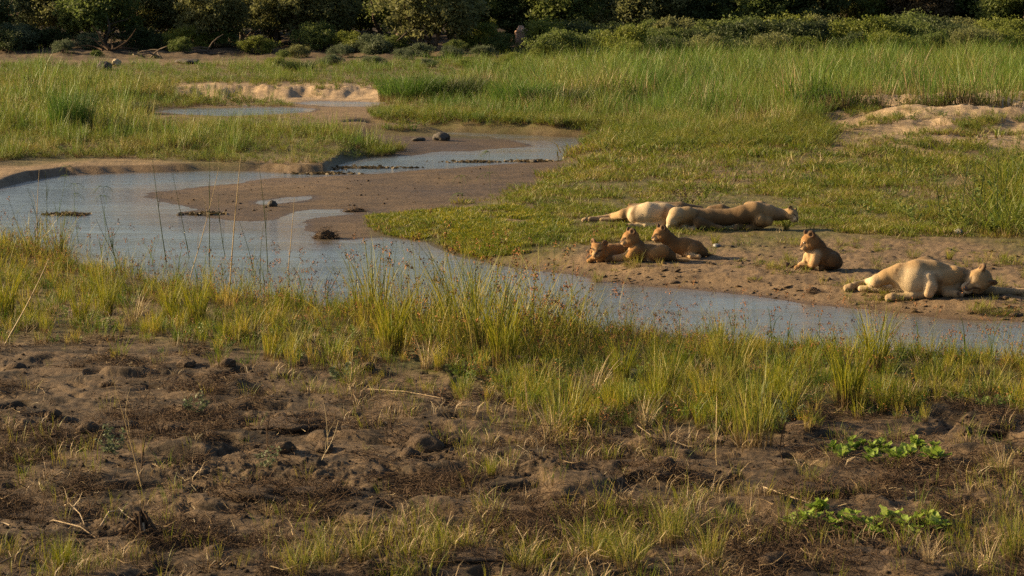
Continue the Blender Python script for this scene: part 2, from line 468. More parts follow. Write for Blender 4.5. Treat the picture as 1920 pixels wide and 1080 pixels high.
# ---------------------------------------------------------------- terrain and water
def build_terrain():
    vs = list(np.arange(1150, 640, -1.9)) + list(np.arange(640, 95, -1.5)) + list(np.arange(95, 62, -1.1))
    Yr = [float(ground0(0, v, 0.15)[1]) for v in vs]
    Yr = [-40, -15, 0, 6, 9, 11] + [y for y in Yr if y > 12.5]
    y = Yr[-1]; far = []
    while y < 1500: y *= 1.09; far.append(y)
    Yr = np.array(Yr + far)
    s = np.concatenate([np.linspace(-1.6, -.30, 24)[:-1], np.arange(-.30, -.236, .004), np.arange(-.236, .236, .00062), np.arange(.236, .30, .004), np.linspace(.30, 1.6, 24)])
    Yg, S = np.meshgrid(Yr, s, indexing='ij')
    X = S * np.maximum(Yg, 11.0)
    Z = height(X, Yg)
    nr, nc = X.shape
    V = np.stack([X.ravel(), Yg.ravel(), Z.ravel()], 1)
    i = np.arange(nr * nc).reshape(nr, nc)
    F = np.stack([i[:-1, :-1].ravel(), i[:-1, 1:].ravel(), i[1:, 1:].ravel(), i[1:, :-1].ravel()], 1)
    x = X.ravel(); y = Yg.ravel(); z = Z.ravel()
    u, v = to_px(x, np.maximum(y, 6), base_z(y))
    wd = water_d(x, y)
    n = fbm(x, y, 2.0, 4, 71)
    tone = np.full(x.shape, .46)
    tone = np.where(y < 25.5, .30 + .13 * n, tone)                    # near mud, its darker tone standing in for shade over the foreground
    tone = tone + (1 - sstep(25, 26.5, y)) * sstep(1450, 1800, u) * (1 - sstep(860, 1000, v)) * .08
    tone = tone + sstep(26.5, 28.5, y) * (1 - sstep(48, 52, y)) * .02  # lions' bank
    bd = np.minimum(sdist(x, y, BAR), sdist(x, y, BAR2))
    tone = tone * 1.0 - (1 - sstep(0, 1.2, bd)) * .16
    mound = np.exp(-((x - 13.0) / 6.0) ** 4) * sstep(50, 54, y) * (1 - sstep(66, 72, y))
    tone = tone + mound * (.34 + .15 * n)
    s_ = sstep(300, 350, u) * (1 - sstep(700, 760, u)) * sstep(77, 79, y) * (1 - sstep(84, 87, y))
    tone = tone + s_ * .30
    tone = np.where(y > 108, .33 + .24 * n, tone)
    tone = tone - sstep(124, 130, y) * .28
    tone = tone + (1 - sstep(620, 680, u)) * sstep(285, 292, v) * (1 - sstep(330, 345, v)) * .10
    green = np.zeros(x.shape)
    for P, soft, d in GREEN_ZONES:
        sd = in_poly(u, v, P)
        green = np.maximum(green, (1 - sstep(-soft, soft, sd + 14 * n)) * d)
    green = green * (1 - mound) * (1 - s_) * (1 - .75 * sstep(-.02, .3, fbm(x * .7, y * .35, 2.6, 4, 212) * -1) * (y > 27))
    wet = 1 - sstep(.0, .45, wd) 
    wet = np.maximum(wet, (1 - sstep(-.4, .8, bd)) * (.55 + .6 * fbm(x, y, 3.0, 3, 77)))
    wet = np.clip(wet, 0, 1)
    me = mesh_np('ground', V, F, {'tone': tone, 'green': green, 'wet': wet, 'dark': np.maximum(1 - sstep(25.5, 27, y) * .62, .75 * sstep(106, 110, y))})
    g = ob('ground', me, M_GROUND)
    tag(g, 'brown muddy riverbed soil with hummocks, sand bars and grassy flats', None, None, 'structure')
    # water sheet following the channel, one flat surface
    vs = np.concatenate([np.arange(760, 400, -6.0), np.arange(400, 170, -3.0)])
    Yr = ground0(0, vs, 0)[1]
    s = np.arange(-.36, .361, .004)
    Yg, S = np.meshgrid(Yr, s, indexing='ij'); X = S * Yg
    wd = water_d(X.ravel(), Yg.ravel())
    nr, nc = X.shape
    i = np.arange(nr * nc).reshape(nr, nc)
    F = np.stack([i[:-1, :-1].ravel(), i[:-1, 1:].ravel(), i[1:, 1:].ravel(), i[1:, :-1].ravel()], 1)
    near = (wd < 1.2)
    F = F[near[F].any(1)]
    V = np.stack([X.ravel(), Yg.ravel(), np.zeros(X.size)], 1)
    used = np.unique(F); rm = np.full(len(V), -1); rm[used] = np.arange(len(used))
    bd = np.minimum(sdist(X, Yg, BAR), sdist(X, Yg, BAR2))
    shal = np.maximum(1 - sstep(0, .5, -wd), (1 - sstep(0, 1.0, bd)))[used]
    me = mesh_np('river', V[used], rm[F], {'shallow': shal})
    w = ob('river', me, M_WATER)
    tag(w, 'shallow winding river reflecting the pale sky', None, None, 'structure')

NEAR_STRIP = [(-300, 350), (0, 370), (200, 420), (500, 470), (950, 520), (1300, 560), (1700, 600), (2300, 610),
              (2300, 745), (1920, 745), (1700, 750), (1560, 765), (1440, 800), (1300, 790), (1180, 770), (1080, 785), (1000, 770), (900, 720),
              (760, 685), (640, 680), (560, 660), (450, 650), (380, 640), (250, 625), (120, 628), (0, 625), (-300, 620)]
MEADOW_Z = [(700, 430), (690, 412), (800, 396), (900, 370), (980, 340), (1040, 322), (1060, 290), (1100, 268), (1150, 250), (2200, 250), (2200, 470), (1920, 480),
            (1800, 445), (1560, 440), (1440, 470), (1340, 452), (1120, 455), (1060, 480), (950, 478), (850, 470), (810, 450), (740, 444)]
REED_Z = [(700, 190), (760, 165), (930, 140), (1100, 128), (1300, 122), (1600, 118), (2300, 112), (2300, 225), (1900, 205), (1600, 205), (1540, 225), (1480, 250),
          (1300, 262), (1180, 255), (1100, 240), (1000, 236), (800, 236), (700, 232), (690, 215)]
LEFT_Z = [(-400, 150), (300, 150), (330, 175), (300, 185), (420, 188), (540, 192), (550, 200), (430, 200), (250, 205), (290, 216), (440, 220), (560, 214), (600, 225),
          (640, 250), (690, 270), (760, 280), (740, 290), (650, 304), (560, 310), (380, 303), (200, 297), (60, 297), (-400, 335)]
FAR_Z = [(-500, 118), (300, 122), (700, 118), (1000, 108), (1400, 100), (2400, 98), (2400, 140), (1100, 142), (900, 150), (740, 168), (720, 160), (560, 156), (340, 156), (-500, 160)]
GREEN_ZONES = [(NEAR_STRIP, 18, .9), (MEADOW_Z, 16, 1.0), (REED_Z, 10, 1.0), (LEFT_Z, 6, .95), (FAR_Z, 4, .9)]
build_terrain()

# ---------------------------------------------------------------- blades, tufts, scatter
def blades(n, h, spread, lean, width, seg=3, seed=0, hv=.35, curl=.5, droop=0., upright=.0):
    r = np.random.RandomState(seed)
    V = []; F = []; tip = []; bv = []
    k = 0
    for i in range(n):
        a = r.rand() * 2 * math.pi
        rad = spread * math.sqrt(r.rand())
        bx, by = rad * math.cos(a), rad * math.sin(a)
        hh = h * (1 - hv + 2 * hv * r.rand())
        la = a + r.randn() * .8
        ln = lean * (.3 + .9 * r.rand())
        w = width * (.7 + .6 * r.rand())
        fa = r.rand() * math.pi
        wx, wy = math.cos(fa) * w * .5, math.sin(fa) * w * .5
        b = r.rand()
        for s in range(seg + 1):
            t = s / seg
            off = ln * hh * (t ** (1 + curl * 2)) 
            z = hh * (t - droop * t ** 3 * .6) - .01 * (s == 0)
            cx = bx + math.cos(la) * off; cy = by + math.sin(la) * off
            if s < seg:
                ww = (1 - .75 * t ** 2)
                V.append((cx - wx * ww, cy - wy * ww, z)); V.append((cx + wx * ww, cy + wy * ww, z)); tip += [t, t]; bv += [b, b]
            else:
                V.append((cx, cy, z)); tip.append(1.); bv.append(b)
        for s in range(seg - 1):
            q = k + 2 * s
            F.append((q, q + 1, q + 3, q + 2))
        q = k + 2 * (seg - 1)
        F.append((q, q + 1, q + 2, q + 2))
        k += 2 * seg + 1
    F = np.array(F)
    quads = F[F[:, 2] != F[:, 3]]; tris = F[F[:, 2] == F[:, 3]][:, :3]
    return np.array(V), [quads, tris], np.array(tip), np.array(bv)

def tuft_mesh(name, *a, **k):
    V, F, t, b = blades(*a, **k)
    return mesh_np(name, V, F, {'tip': t, 'bv': b})

def join_geo(parts):
    """parts: list of (V, [quads, tris], tip, bv)"""
    Vs = []; Q = []; T = []; tp = []; bv = []; k = 0
    for V, F, t, b in parts:
        Vs.append(V); tp.append(t); bv.append(b)
        if len(F[0]): Q.append(F[0] + k)
        if len(F[1]): T.append(F[1] + k)
        k += len(V)
    return (np.concatenate(Vs), [np.concatenate(Q) if Q else np.zeros((0, 4), int), np.concatenate(T) if T else np.zeros((0, 3), int)],
            np.concatenate(tp), np.concatenate(bv))

def leaf_quads(C, size, r, flat=0., long=1.6):
    """rhombus leaves at centres C with random orientation"""
    n = len(C)
    d = r.randn(n, 3); d[:, 2] *= (1 - flat); d /= np.linalg.norm(d, axis=1)[:, None] + 1e-9
    e = np.cross(d, r.randn(n, 3)); e /= np.linalg.norm(e, axis=1)[:, None] + 1e-9
    s = (size * (.6 + .8 * r.rand(n)))[:, None]
    V = np.stack([C - d * s * .5 * long, C + e * s * .38, C + d * s * .5 * long, C - e * s * .38], 1).reshape(-1, 3)
    F = np.arange(4 * n).reshape(n, 4)
    return V, F

def tube(path, radii, sides=6):
    path = [Vector(p) for p in path]
    V = []; F = []
    n = len(path)
    for i, p in enumerate(path):
        t = (path[min(i + 1, n - 1)] - path[max(i - 1, 0)])
        t = t.normalized() if t.length > 1e-9 else Vector((0, 0, 1))
        a = t.orthogonal().normalized() if i == 0 else (a - t * a.dot(t)).normalized()
        b = t.cross(a)
        for s in range(sides):
            th = 2 * math.pi * s / sides
            V.append(tuple(p + (a * math.cos(th) + b * math.sin(th)) * radii[i]))
    for i in range(n - 1):
        for s in range(sides):
            s2 = (s + 1) % sides
            F.append((i * sides + s, i * sides + s2, (i + 1) * sides + s2, (i + 1) * sides + s))
    V = np.array(V); F = np.array(F)
    return V, [F, np.zeros((0, 3), int)], np.linspace(0, 1, n).repeat(sides), np.full(len(V), .5)

def scatter(name, mats_meshes, px, py, scale, tint, label, cat, X=None, Y=None, tilt=.12, sink=0.0, zoff=None):
    """one 'stuff' object: points with geometry-node instances of a few clumps"""
    if X is None: X, Y = hit(px, py)
    Z = height(X, Y) - sink if zoff is None else zoff
    n = len(X)
    col = bpy.data.collections.new(name + '_clumps')
    for k, (me, mat) in enumerate(mats_meshes):
        if len(me.materials) == 0: me.materials.append(mat)
        col.objects.link(bpy.data.objects.new('clump_%02d' % k, me))
    me = bpy.data.meshes.new(name)
    me.vertices.add(n); me.vertices.foreach_set('co', np.stack([X, Y, Z], 1).astype(np.float32).ravel())
    r = np.random.RandomState(n)
    rot = np.stack([r.randn(n) * tilt, r.randn(n) * tilt, r.rand(n) * 6.283], 1).astype(np.float32)
    me.attributes.new('rot', 'FLOAT_VECTOR', 'POINT').data.foreach_set('vector', rot.ravel())
    me.attributes.new('scl', 'FLOAT', 'POINT').data.foreach_set('value', np.asarray(scale, np.float32))
    me.attributes.new('tint', 'FLOAT', 'POINT').data.foreach_set('value', np.clip(tint, 0, 1).astype(np.float32))
    me.attributes.new('pick', 'INT', 'POINT').data.foreach_set('value', r.randint(0, len(mats_meshes), n).astype(np.int32))
    o = ob(name, me)
    ng = bpy.data.node_groups.new(name + '_scatter', 'GeometryNodeTree')
    ng.interface.new_socket('Geometry', in_out='INPUT', socket_type='NodeSocketGeometry')
    ng.interface.new_socket('Geometry', in_out='OUTPUT', socket_type='NodeSocketGeometry')
    N = ng.nodes; L = ng.links
    gi = N.new('NodeGroupInput'); go = N.new('NodeGroupOutput')
    ci = N.new('GeometryNodeCollectionInfo'); ci.inputs['Collection'].default_value = col
    ci.inputs['Separate Children'].default_value = True; ci.inputs['Reset Children'].default_value = True
    ip = N.new('GeometryNodeInstanceOnPoints'); ip.inputs['Pick Instance'].default_value = True
    m2p = N.new('GeometryNodeMeshToPoints')
    def na(nm, ty):
        a = N.new('GeometryNodeInputNamedAttribute'); a.data_type = ty; a.inputs['Name'].default_value = nm
        return a.outputs[0]
    L.new(gi.outputs[0], m2p.inputs['Mesh']); L.new(m2p.outputs[0], ip.inputs['Points'])
    L.new(ci.outputs[0], ip.inputs['Instance'])
    L.new(na('pick', 'INT'), ip.inputs['Instance Index'])
    e2r = N.new('FunctionNodeEulerToRotation'); L.new(na('rot', 'FLOAT_VECTOR'), e2r.inputs[0])
    L.new(e2r.outputs[0], ip.inputs['Rotation'])
    L.new(na('scl', 'FLOAT'), ip.inputs['Scale'])
    L.new(ip.outputs[0], go.inputs[0])
    mod = o.modifiers.new('scatter', 'NODES'); mod.node_group = ng
    tag(o, label, cat, None, 'stuff')
    return o

def sample(n, P, seed, dens=None, margin=.08, vpow=0):
    r = np.random.RandomState(seed)
    P = np.array(P, float)
    lo = P.min(0); hi = P.max(0)
    lo[0] = max(lo[0], -260); hi[0] = min(hi[0], 2180)
    u = lo[0] + (hi[0] - lo[0]) * r.rand(n); v = lo[1] + (hi[1] - lo[1]) * r.rand(n) ** (1 + vpow)
    k = in_poly(u, v, P) < 0
    u, v = u[k], v[k]
    X, Y = hit(u, v)
    keep = water_d(X, Y) > margin
    if dens is not None:
        keep &= r.rand(len(u)) < dens(u, v, X, Y)
    return u[keep], v[keep], X[keep], Y[keep]

# source tufts
T_fine = [(tuft_mesh('fine_tuft', 26, .26, .09, .55, .0055, 3, 100 + i), M_GRASS) for i in range(4)]
T_yel = [(tuft_mesh('yellow_tuft', 30, .30, .06, .38, .005, 3, 120 + i), M_YELLOW) for i in range(2)]
T_dry = [(tuft_mesh('dry_tuft', 14, .20, .10, 1.1, .005, 3, 130 + i, droop=.7), M_DRY) for i in range(3)]
T_short = [(tuft_mesh('short_tuft', 34, .048, .13, 1.5, .0085, 2, 140 + i, hv=.7), M_MEADOW) for i in range(4)]
T_shortd = [(tuft_mesh('short_dry_tuft', 18, .045, .13, 1.7, .005, 2, 145 + i, hv=.7), M_DRY) for i in range(1)]
def herb_mesh(name, seed, n=70, h=.16, sp=.09, size=.022):
    r = np.random.RandomState(seed); C = []; parts = []
    for st in range(7):
        a = r.rand() * 6.283; L = h * (.5 + .7 * r.rand()); top = np.array([math.cos(a) * sp * 1.2, math.sin(a) * sp * 1.2, L])
        for q in range(n // 7):
            t = .25 + .75 * r.rand(); C.append(top * t + r.randn(3) * np.array([.014, .014, .008]))
    V, F = leaf_quads(np.array(C), size, r, .35, 1.8)
    B = r.rand(len(C)).repeat(4)
    return mesh_np(name, V, F, {'bv': B, 'tip': np.full(len(V), .8)}, False)
T_herb = [(herb_mesh('herb_tuft', 195 + i), M_HERB) for i in range(2)]
T_bigherb = [(herb_mesh('bushy_herb', 260 + i, 130, .30, .20, .034), m_) for i, m_ in enumerate((M_HERB, M_TREE[4], M_TREE[0]))]
T_rust = [(herb_mesh('rust_tuft', 198, 60, .26, .10, .014), M_SEED)]
T_mid = [(tuft_mesh('mid_tuft', 30, .34, .24, 1.0, .011, 3, 150 + i, hv=.6, curl=.3 + .2 * i), M_MEADOW) for i in range(4)]
T_reed = [(tuft_mesh('reed_tuft', 24, .85, .32, .35 + .2 * i, .015, 3, 160 + i, hv=.5), M_REED) for i in range(4)]
T_reedd = [(tuft_mesh('reed_dry_tuft', 14, .80, .30, .30, .012, 3, 170 + i, hv=.3), M_DRY) for i in range(1)]

def patchy(wl, seed, lo=-.15, hi=.25):
    return lambda u, v, X, Y: sstep(lo, hi, fbm(X, Y, wl, 3, seed))

def tintf(X, Y, seed, wl=1.5, base=.30, amp=.5):
    r = np.random.RandomState(seed)
    return base + amp * fbm(X, Y, wl, 3, seed) + .10 * r.randn(len(X))

def build_grass():
    # near bank strip, heaviest by the water
    NS2 = [(a, b + (48 if i > 7 else 0)) for i, (a, b) in enumerate(NEAR_STRIP)]
    def d_near(u, v, X, Y):
        wd = water_d(X, Y)
        edge = sstep(0, 55, -in_poly(u, v, NS2) + 60 * fbm(X, Y, .8, 3, 209)) * np.where(v > 560, 1, 0) + np.where(v > 560, 0, 1)
        return edge * (.22 + .78 * sstep(-.12, .22, fbm(X, Y, .75, 4, 201))) * np.where(wd < 1.2, 1, .62) * (1 - .55 * sstep(.0, .35, fbm(X, Y, .55, 3, 208)) * (wd > .7))
    u, v, X, Y = sample(29000, NS2, 1, d_near, -.12)
    r = np.random.RandomState(3)
    low = sstep(640, 800, v)
    sc = (.40 + .60 * r.rand(len(u))) * (1 + .7 * fbm(X, Y, .8, 2, 203)) * np.where(u > 1450, .95, 1)
    scatter('grass', T_fine + T_yel + T_dry[:1] + T_herb[:1] + T_rust, u, v, sc, tintf(X, Y, 5, .8, .32, .85), 'thick yellow green grass along the near bank of the river', None, X, Y)
    T_wisp = []
    for i in range(4):
        g = [blades(5, .62, .08, .75, .0038, 5, 350 + i, hv=.45, curl=.3 + .2 * i, droop=.25), blades(4, .40, .10, 1.2, .005, 4, 360 + i, hv=.5, curl=.2, droop=.8)]
        V, F, t, b = join_geo(g); tips = V[t > .99]; r_ = np.random.RandomState(370 + i)
        me = mesh_np('wisp_tuft', V, F, {'tip': t, 'bv': b}); T_wisp.append((me, M_GRASS if i % 2 else M_YELLOW))
        if i < 2:
            C = np.concatenate([q + r_.randn(14, 3) * np.array([.014, .014, .018]) for q in tips])
            V2, F2 = leaf_quads(C, .012, r_, 0, 1.8)
            T_wisp.append((mesh_np('wisp_heads', V2, F2, None, False), M_SEED))
    WL = [(-200, 400), (0, 420), (200, 470), (500, 520), (950, 560), (1300, 600), (1700, 640), (2300, 655), (2300, 720), (1700, 705), (1300, 690), (1000, 680), (700, 640), (400, 600), (100, 560), (-200, 520)]
    u, v, X, Y = sample(8000, WL, 8, patchy(1.2, 207, -.3, .2), -.12)
    scatter('grass', T_wisp, u, v, (.45 + .65 * np.random.RandomState(9).rand(len(u))) * (1 + .75 * np.exp(-((u - 880) / 210.) ** 2)) * (1 - .1 * sstep(1200, 1500, u)), tintf(X, Y, 10, 1.0, .35, .6), 'wispy bent seeding grass standing along the near waterline', None, X, Y, .2)
    u, v, X, Y = sample(14000, NEAR_STRIP, 2, patchy(.8, 205, -.15, .25), .1)
    scatter('grass', T_dry + T_fine[:2] + T_herb, u, v, .4 + .5 * np.random.RandomState(4).rand(len(u)), tintf(X, Y, 6, 1.0, .5, .5), 'dead straw and matted grass between the near tufts', None, X, Y, .5)
    # short meadow round the lions
    def d_mead(u, v, X, Y):
        n = fbm(X, Y * .6, 1.6, 4, 211)
        bare = (1 - sstep(-.5, .6, (450 - v) / 60.)) * .8 * sstep(1150, 1300, u)
        bare2 = .85 * np.exp(-((v - 262) / 22.) ** 2) * sstep(1450, 1560, u)
        n2 = fbm(X * .7, Y * .35, 2.6, 4, 212)
        return np.clip(.06 + .95 * sstep(-.16, .22, n) * (.25 + .75 * sstep(-.2, .12, n2)) - bare - bare2, .02, 1)
    u, v, X, Y = sample(42000, MEADOW_Z, 11, d_mead, -.02)
    r = np.random.RandomState(12)
    far = sstep(420, 270, v)
    sc = (.45 + 1.0 * r.rand(len(u)) ** 2) * (1 + .8 * sstep(400, 280, v)) * (1 + .5 * sstep(.1, .5, fbm(X, Y, 1.2, 2, 215)))
    scatter('grass', T_short + T_shortd, u, v, sc, tintf(X, Y, 13, 1.1, .42, .95), 'short cropped green grass of the flat around the resting lions', None, X, Y)
    MZ2 = [(1100, 270), (1150, 250), (2200, 250), (2200, 440), (1920, 450), (1560, 400), (1300, 360), (1080, 330)]
    def d_mid(u, v, X, Y):
        return (.05 + sstep(.0, .35, fbm(X, Y, 1.3, 3, 217)) * .9 + .5 * sstep(1750, 1900, u)) * (1 - .8 * sstep(1420, 1520, u) * (1 - sstep(268, 285, v)))
    u, v, X, Y = sample(5200, MZ2, 15, d_mid, .1)
    scatter('grass', T_mid + T_bigherb[:2] + T_herb + T_dry[:1], u, v, (.22 + .55 * np.random.RandomState(16).rand(len(u)) ** 1.6) * (1 + 1.0 * sstep(1700, 1880, u) * sstep(290, 340, v)), tintf(X, Y, 17, 1.5, .45, .8), 'taller loose grass tufts dotting the flat behind the lions', None, X, Y)
    # waterside creeping plants, yellow green
    CR = [(690, 405), (800, 395), (960, 385), (1080, 420), (1010, 470), (900, 485), (820, 455), (700, 436)]
    u, v, X, Y = sample(6000, CR, 18, lambda u, v, X, Y: (.85 - .5 * sstep(950, 1080, u)) * sstep(-.35, .15, fbm(X, Y * .6, .9, 3, 218)), -.2)
    scatter('water_weed', [(tuft_mesh('weed_tuft', 26, .05, .13, 1.3, .013, 2, 180 + i), m_) for i, m_ in enumerate((M_YELLOW, M_MEADOW))], u, v, .6 + .5 * np.random.RandomState(19).rand(len(u)),
            tintf(X, Y, 20, .8, .15, .5), 'bright yellow green weed creeping into the shallows', None, X, Y)
    # reed bed
    u, v, X, Y = sample(17000, REED_Z, 21, lambda u, v, X, Y: (.18 + .82 * sstep(-.25, .15, fbm(X, Y, 2.5, 4, 221))) * (1 - .7 * sstep(1540, 1600, u) * sstep(188, 205, v)), .2)
    side = sstep(680, 1150, u)
    sc = (.45 + .45 * np.random.RandomState(22).rand(len(u))) * (.36 + .86 * side) * (1 + .9 * fbm(X, Y, 2.2, 3, 223)) * (1 - .55 * sstep(195, 250, v)) * (1 - .5 * np.exp(-((u - 1130) / 60.) ** 2) * sstep(215, 235, v))
    ti = tintf(X, Y, 23, 3.5, .30, .9) + .25 * np.exp(-((u - 1440) / 60.) ** 2) * sstep(195, 230, v)
    scatter('reeds', T_reed + T_reedd + T_mid[:1] + [(tuft_mesh('reed_lean', 20, .75, .34, .6, .015, 3, 175, hv=.5), M_MEADOW)] + T_bigherb[1:], u, v, sc, ti, 'tall blue green reeds filling the right bank beyond the flat', None, X, Y, .08)
    # low grass in front of the reeds
    RZ2 = [(690, 212), (760, 205), (1100, 225), (1250, 235), (1550, 225), (1560, 275), (1100, 280), (1080, 262), (1000, 244), (720, 238)]
    u, v, X, Y = sample(6500, RZ2, 24, None, .25)
    scatter('grass', T_mid + T_bigherb, u, v, .30 + .4 * np.random.RandomState(25).rand(len(u)), tintf(X, Y, 26, 3, .5, .5), 'bright low grass fringe in front of the reed bed', None, X, Y)
    # left flats
    def d_left(u, v, X, Y):
        return np.clip(.40 + .8 * sstep(-.3, .15, fbm(X, Y * .5, 3.5, 3, 231)) - .12 * sstep(285, 297, v) * (1 - sstep(-.2, .3, fbm(X, Y * .5, 1.5, 2, 232))), 0, 1)
    u, v, X, Y = sample(26000, LEFT_Z, 31, d_left, .10)
    sc = (.22 + .50 * np.random.RandomState(32).rand(len(u)) ** 2) * (1 - .25 * sstep(240, 290, v)) * (1 + .9 * fbm(X, Y, 3.2, 2, 233)) * (1 + .5 * np.exp(-((u - 110) / 120.) ** 2)) * (1 - .65 * sstep(240, 300, u) * sstep(200, 208, v) * (1 - sstep(232, 246, v)))
    scatter('grass', T_mid + T_bigherb + T_dry[:1] + [(T_reed[0][0], M_REED)], u, v, sc, tintf(X, Y, 33, 2.5, .55, .95), 'rank olive grass over the flats on the far left bank', None, X, Y)
    # far flats
    u, v, X, Y = sample(15000, FAR_Z, 41, lambda u, v, X, Y: .5 + .5 * sstep(-.3, .2, fbm(X, Y * .5, 6, 3, 241)), .3)
    scatter('grass', T_mid[:2] + T_bigherb[:2] + [(T_reed[1][0], M_REED)], u, v, (.40 + .45 * np.random.RandomState(42).rand(len(u))) * (.75 + .6 * sstep(700, 1400, u)), tintf(X, Y, 43, 8, .28, .45), 'grey green grassland stretching to the far bank', None, X, Y)
    # sparse weeds over the mound and the sandy bank
    SP = [(1080, 480), (1400, 455), (1560, 440), (1940, 455), (1940, 600), (1500, 560), (1200, 530)]
    u, v, X, Y = sample(5200, SP, 44, patchy(1.1, 245, .0, .35), .25)
    scatter('grass', T_short + T_shortd + T_fine[:1] + T_dry[:1], u, v, .35 + .5 * np.random.RandomState(45).rand(len(u)) ** 2, tintf(X, Y, 46, 1.0, .5, .5), 'scattered weeds on the bare sand bank beside the lions', None, X, Y)
    SB = [(320, 152), (740, 150), (740, 172), (320, 166)]
    u, v, X, Y = sample(900, SB, 57, patchy(1.6, 257, -.1, .3), .2)
    scatter('grass', T_mid + T_bigherb[:2], u, v, .25 + .45 * np.random.RandomState(56).rand(len(u)), tintf(X, Y, 55, 1.0, .5, .5), 'ragged grass overhanging the far sand bank', None, X, Y)
    SP = [(1450, 175), (2100, 170), (2100, 290), (1450, 280)]
    u, v, X, Y = sample(4200, SP, 47, patchy(1.5, 247, .0, .35), .35)
    scatter('grass', T_mid + T_bigherb[:2], u, v, .2 + .4 * np.random.RandomState(48).rand(len(u)), tintf(X, Y, 49, 1.0, .5, .5), 'thin grass creeping over the sandy mound', None, X, Y)
    # foreground sprouts
    FG = [(-250, 630), (700, 690), (1000, 790), (1440, 830), (2200, 770), (2200, 1120), (-250, 1120)]
    def d_fg(u, v, X, Y):
        blobs = [(800, 1040, 230, 60, 1.0), (1190, 1010, 160, 80, 1.0), (1350, 980, 120, 50, .6), (1870, 900, 70, 70, .8), (60, 1060, 170, 40, .7), (1880, 1040, 90, 60, .9),
                 (60, 830, 70, 40, .4), (400, 660, 260, 26, .25), (640, 720, 120, 36, .8), (870, 760, 160, 40, .7), (1200, 840, 200, 40, .4), (1000, 850, 200, 30, .2), (1700, 790, 160, 30, .3), (1650, 860, 40, 40, .2), (210, 900, 200, 60, .2), (920, 870, 60, 25, .5), (1600, 1000, 260, 60, .25)]
        s = np.full(len(u), .022)
        for bx, by, wx, wy, a in blobs:
            s = s + a * np.exp(-((u - bx) / wx) ** 2 - ((v - by) / wy) ** 2)
        return np.clip(s * sstep(-.3, .3, fbm(X, Y, .45, 2, 251)), 0, 1)
    u, v, X, Y = sample(15000, FG, 51, d_fg, .1)
    T_sp = [(tuft_mesh('sprout', 9, .17, .09, .45, .0045, 3, 190 + i), M_GRASS) for i in range(4)]
    scatter('grass', T_sp + T_dry[:2], u, v, .45 + .7 * np.random.RandomState(52).rand(len(u)), tintf(X, Y, 53, .8, .45, .5), 'thin young grass sprouting from the foreground mud', None, X, Y)
build_grass()

# ---------------------------------------------------------------- litter and clods over the near mud (too many to count)
def blob_mesh(name, seed, sub=2, amp=.35, flat=.7):
    import bmesh
    bm = bmesh.new(); bmesh.ops.create_icosphere(bm, subdivisions=sub, radius=1.0)
    V = np.array([v.co[:] for v in bm.verts]); F = np.array([[v.index for v in f.verts] for f in bm.faces]); bm.free()
    d = 1 + amp * gnoise(V[:, 0] * 1.4 + seed * 3.7, V[:, 1] * 1.4 + V[:, 2] * 1.1, seed) + amp * .5 * gnoise(V[:, 0] * 3.1 + V[:, 2] * 2.7, V[:, 1] * 3.3, seed + 5)
    V = V * d[:, None]; V[:, 2] *= flat
    return mesh_np(name, V, F, {'tip': np.full(len(V), .6), 'bv': np.full(len(V), .5)})

def twig_geo(n, length, rad, spread, seed, wob=.25, up=.15, sides=3):
    r = np.random.RandomState(seed); parts = []
    for i in range(n):
        a = r.rand() * 6.283; p = np.array([r.randn() * spread, r.randn() * spread, abs(r.randn()) * spread * .3])
        L = length * (.4 + .9 * r.rand()); d = np.array([math.cos(a), math.sin(a), up * r.randn()])
        pts = [p]; 
        for s in range(4):
            d = d + r.randn(3) * wob; d[2] -= .04; d /= np.linalg.norm(d)
            q = pts[-1] + d * L / 4; q[2] = max(q[2], -.004); pts.append(q)
        rr = rad * (.5 + r.rand())
        V, F, t, b = tube(pts, [rr, rr * .9, rr * .8, rr * .6, rr * .25], sides)
        parts.append((V, F, t * 0 + .6, np.full(len(V), r.rand())))
    return join_geo(parts)

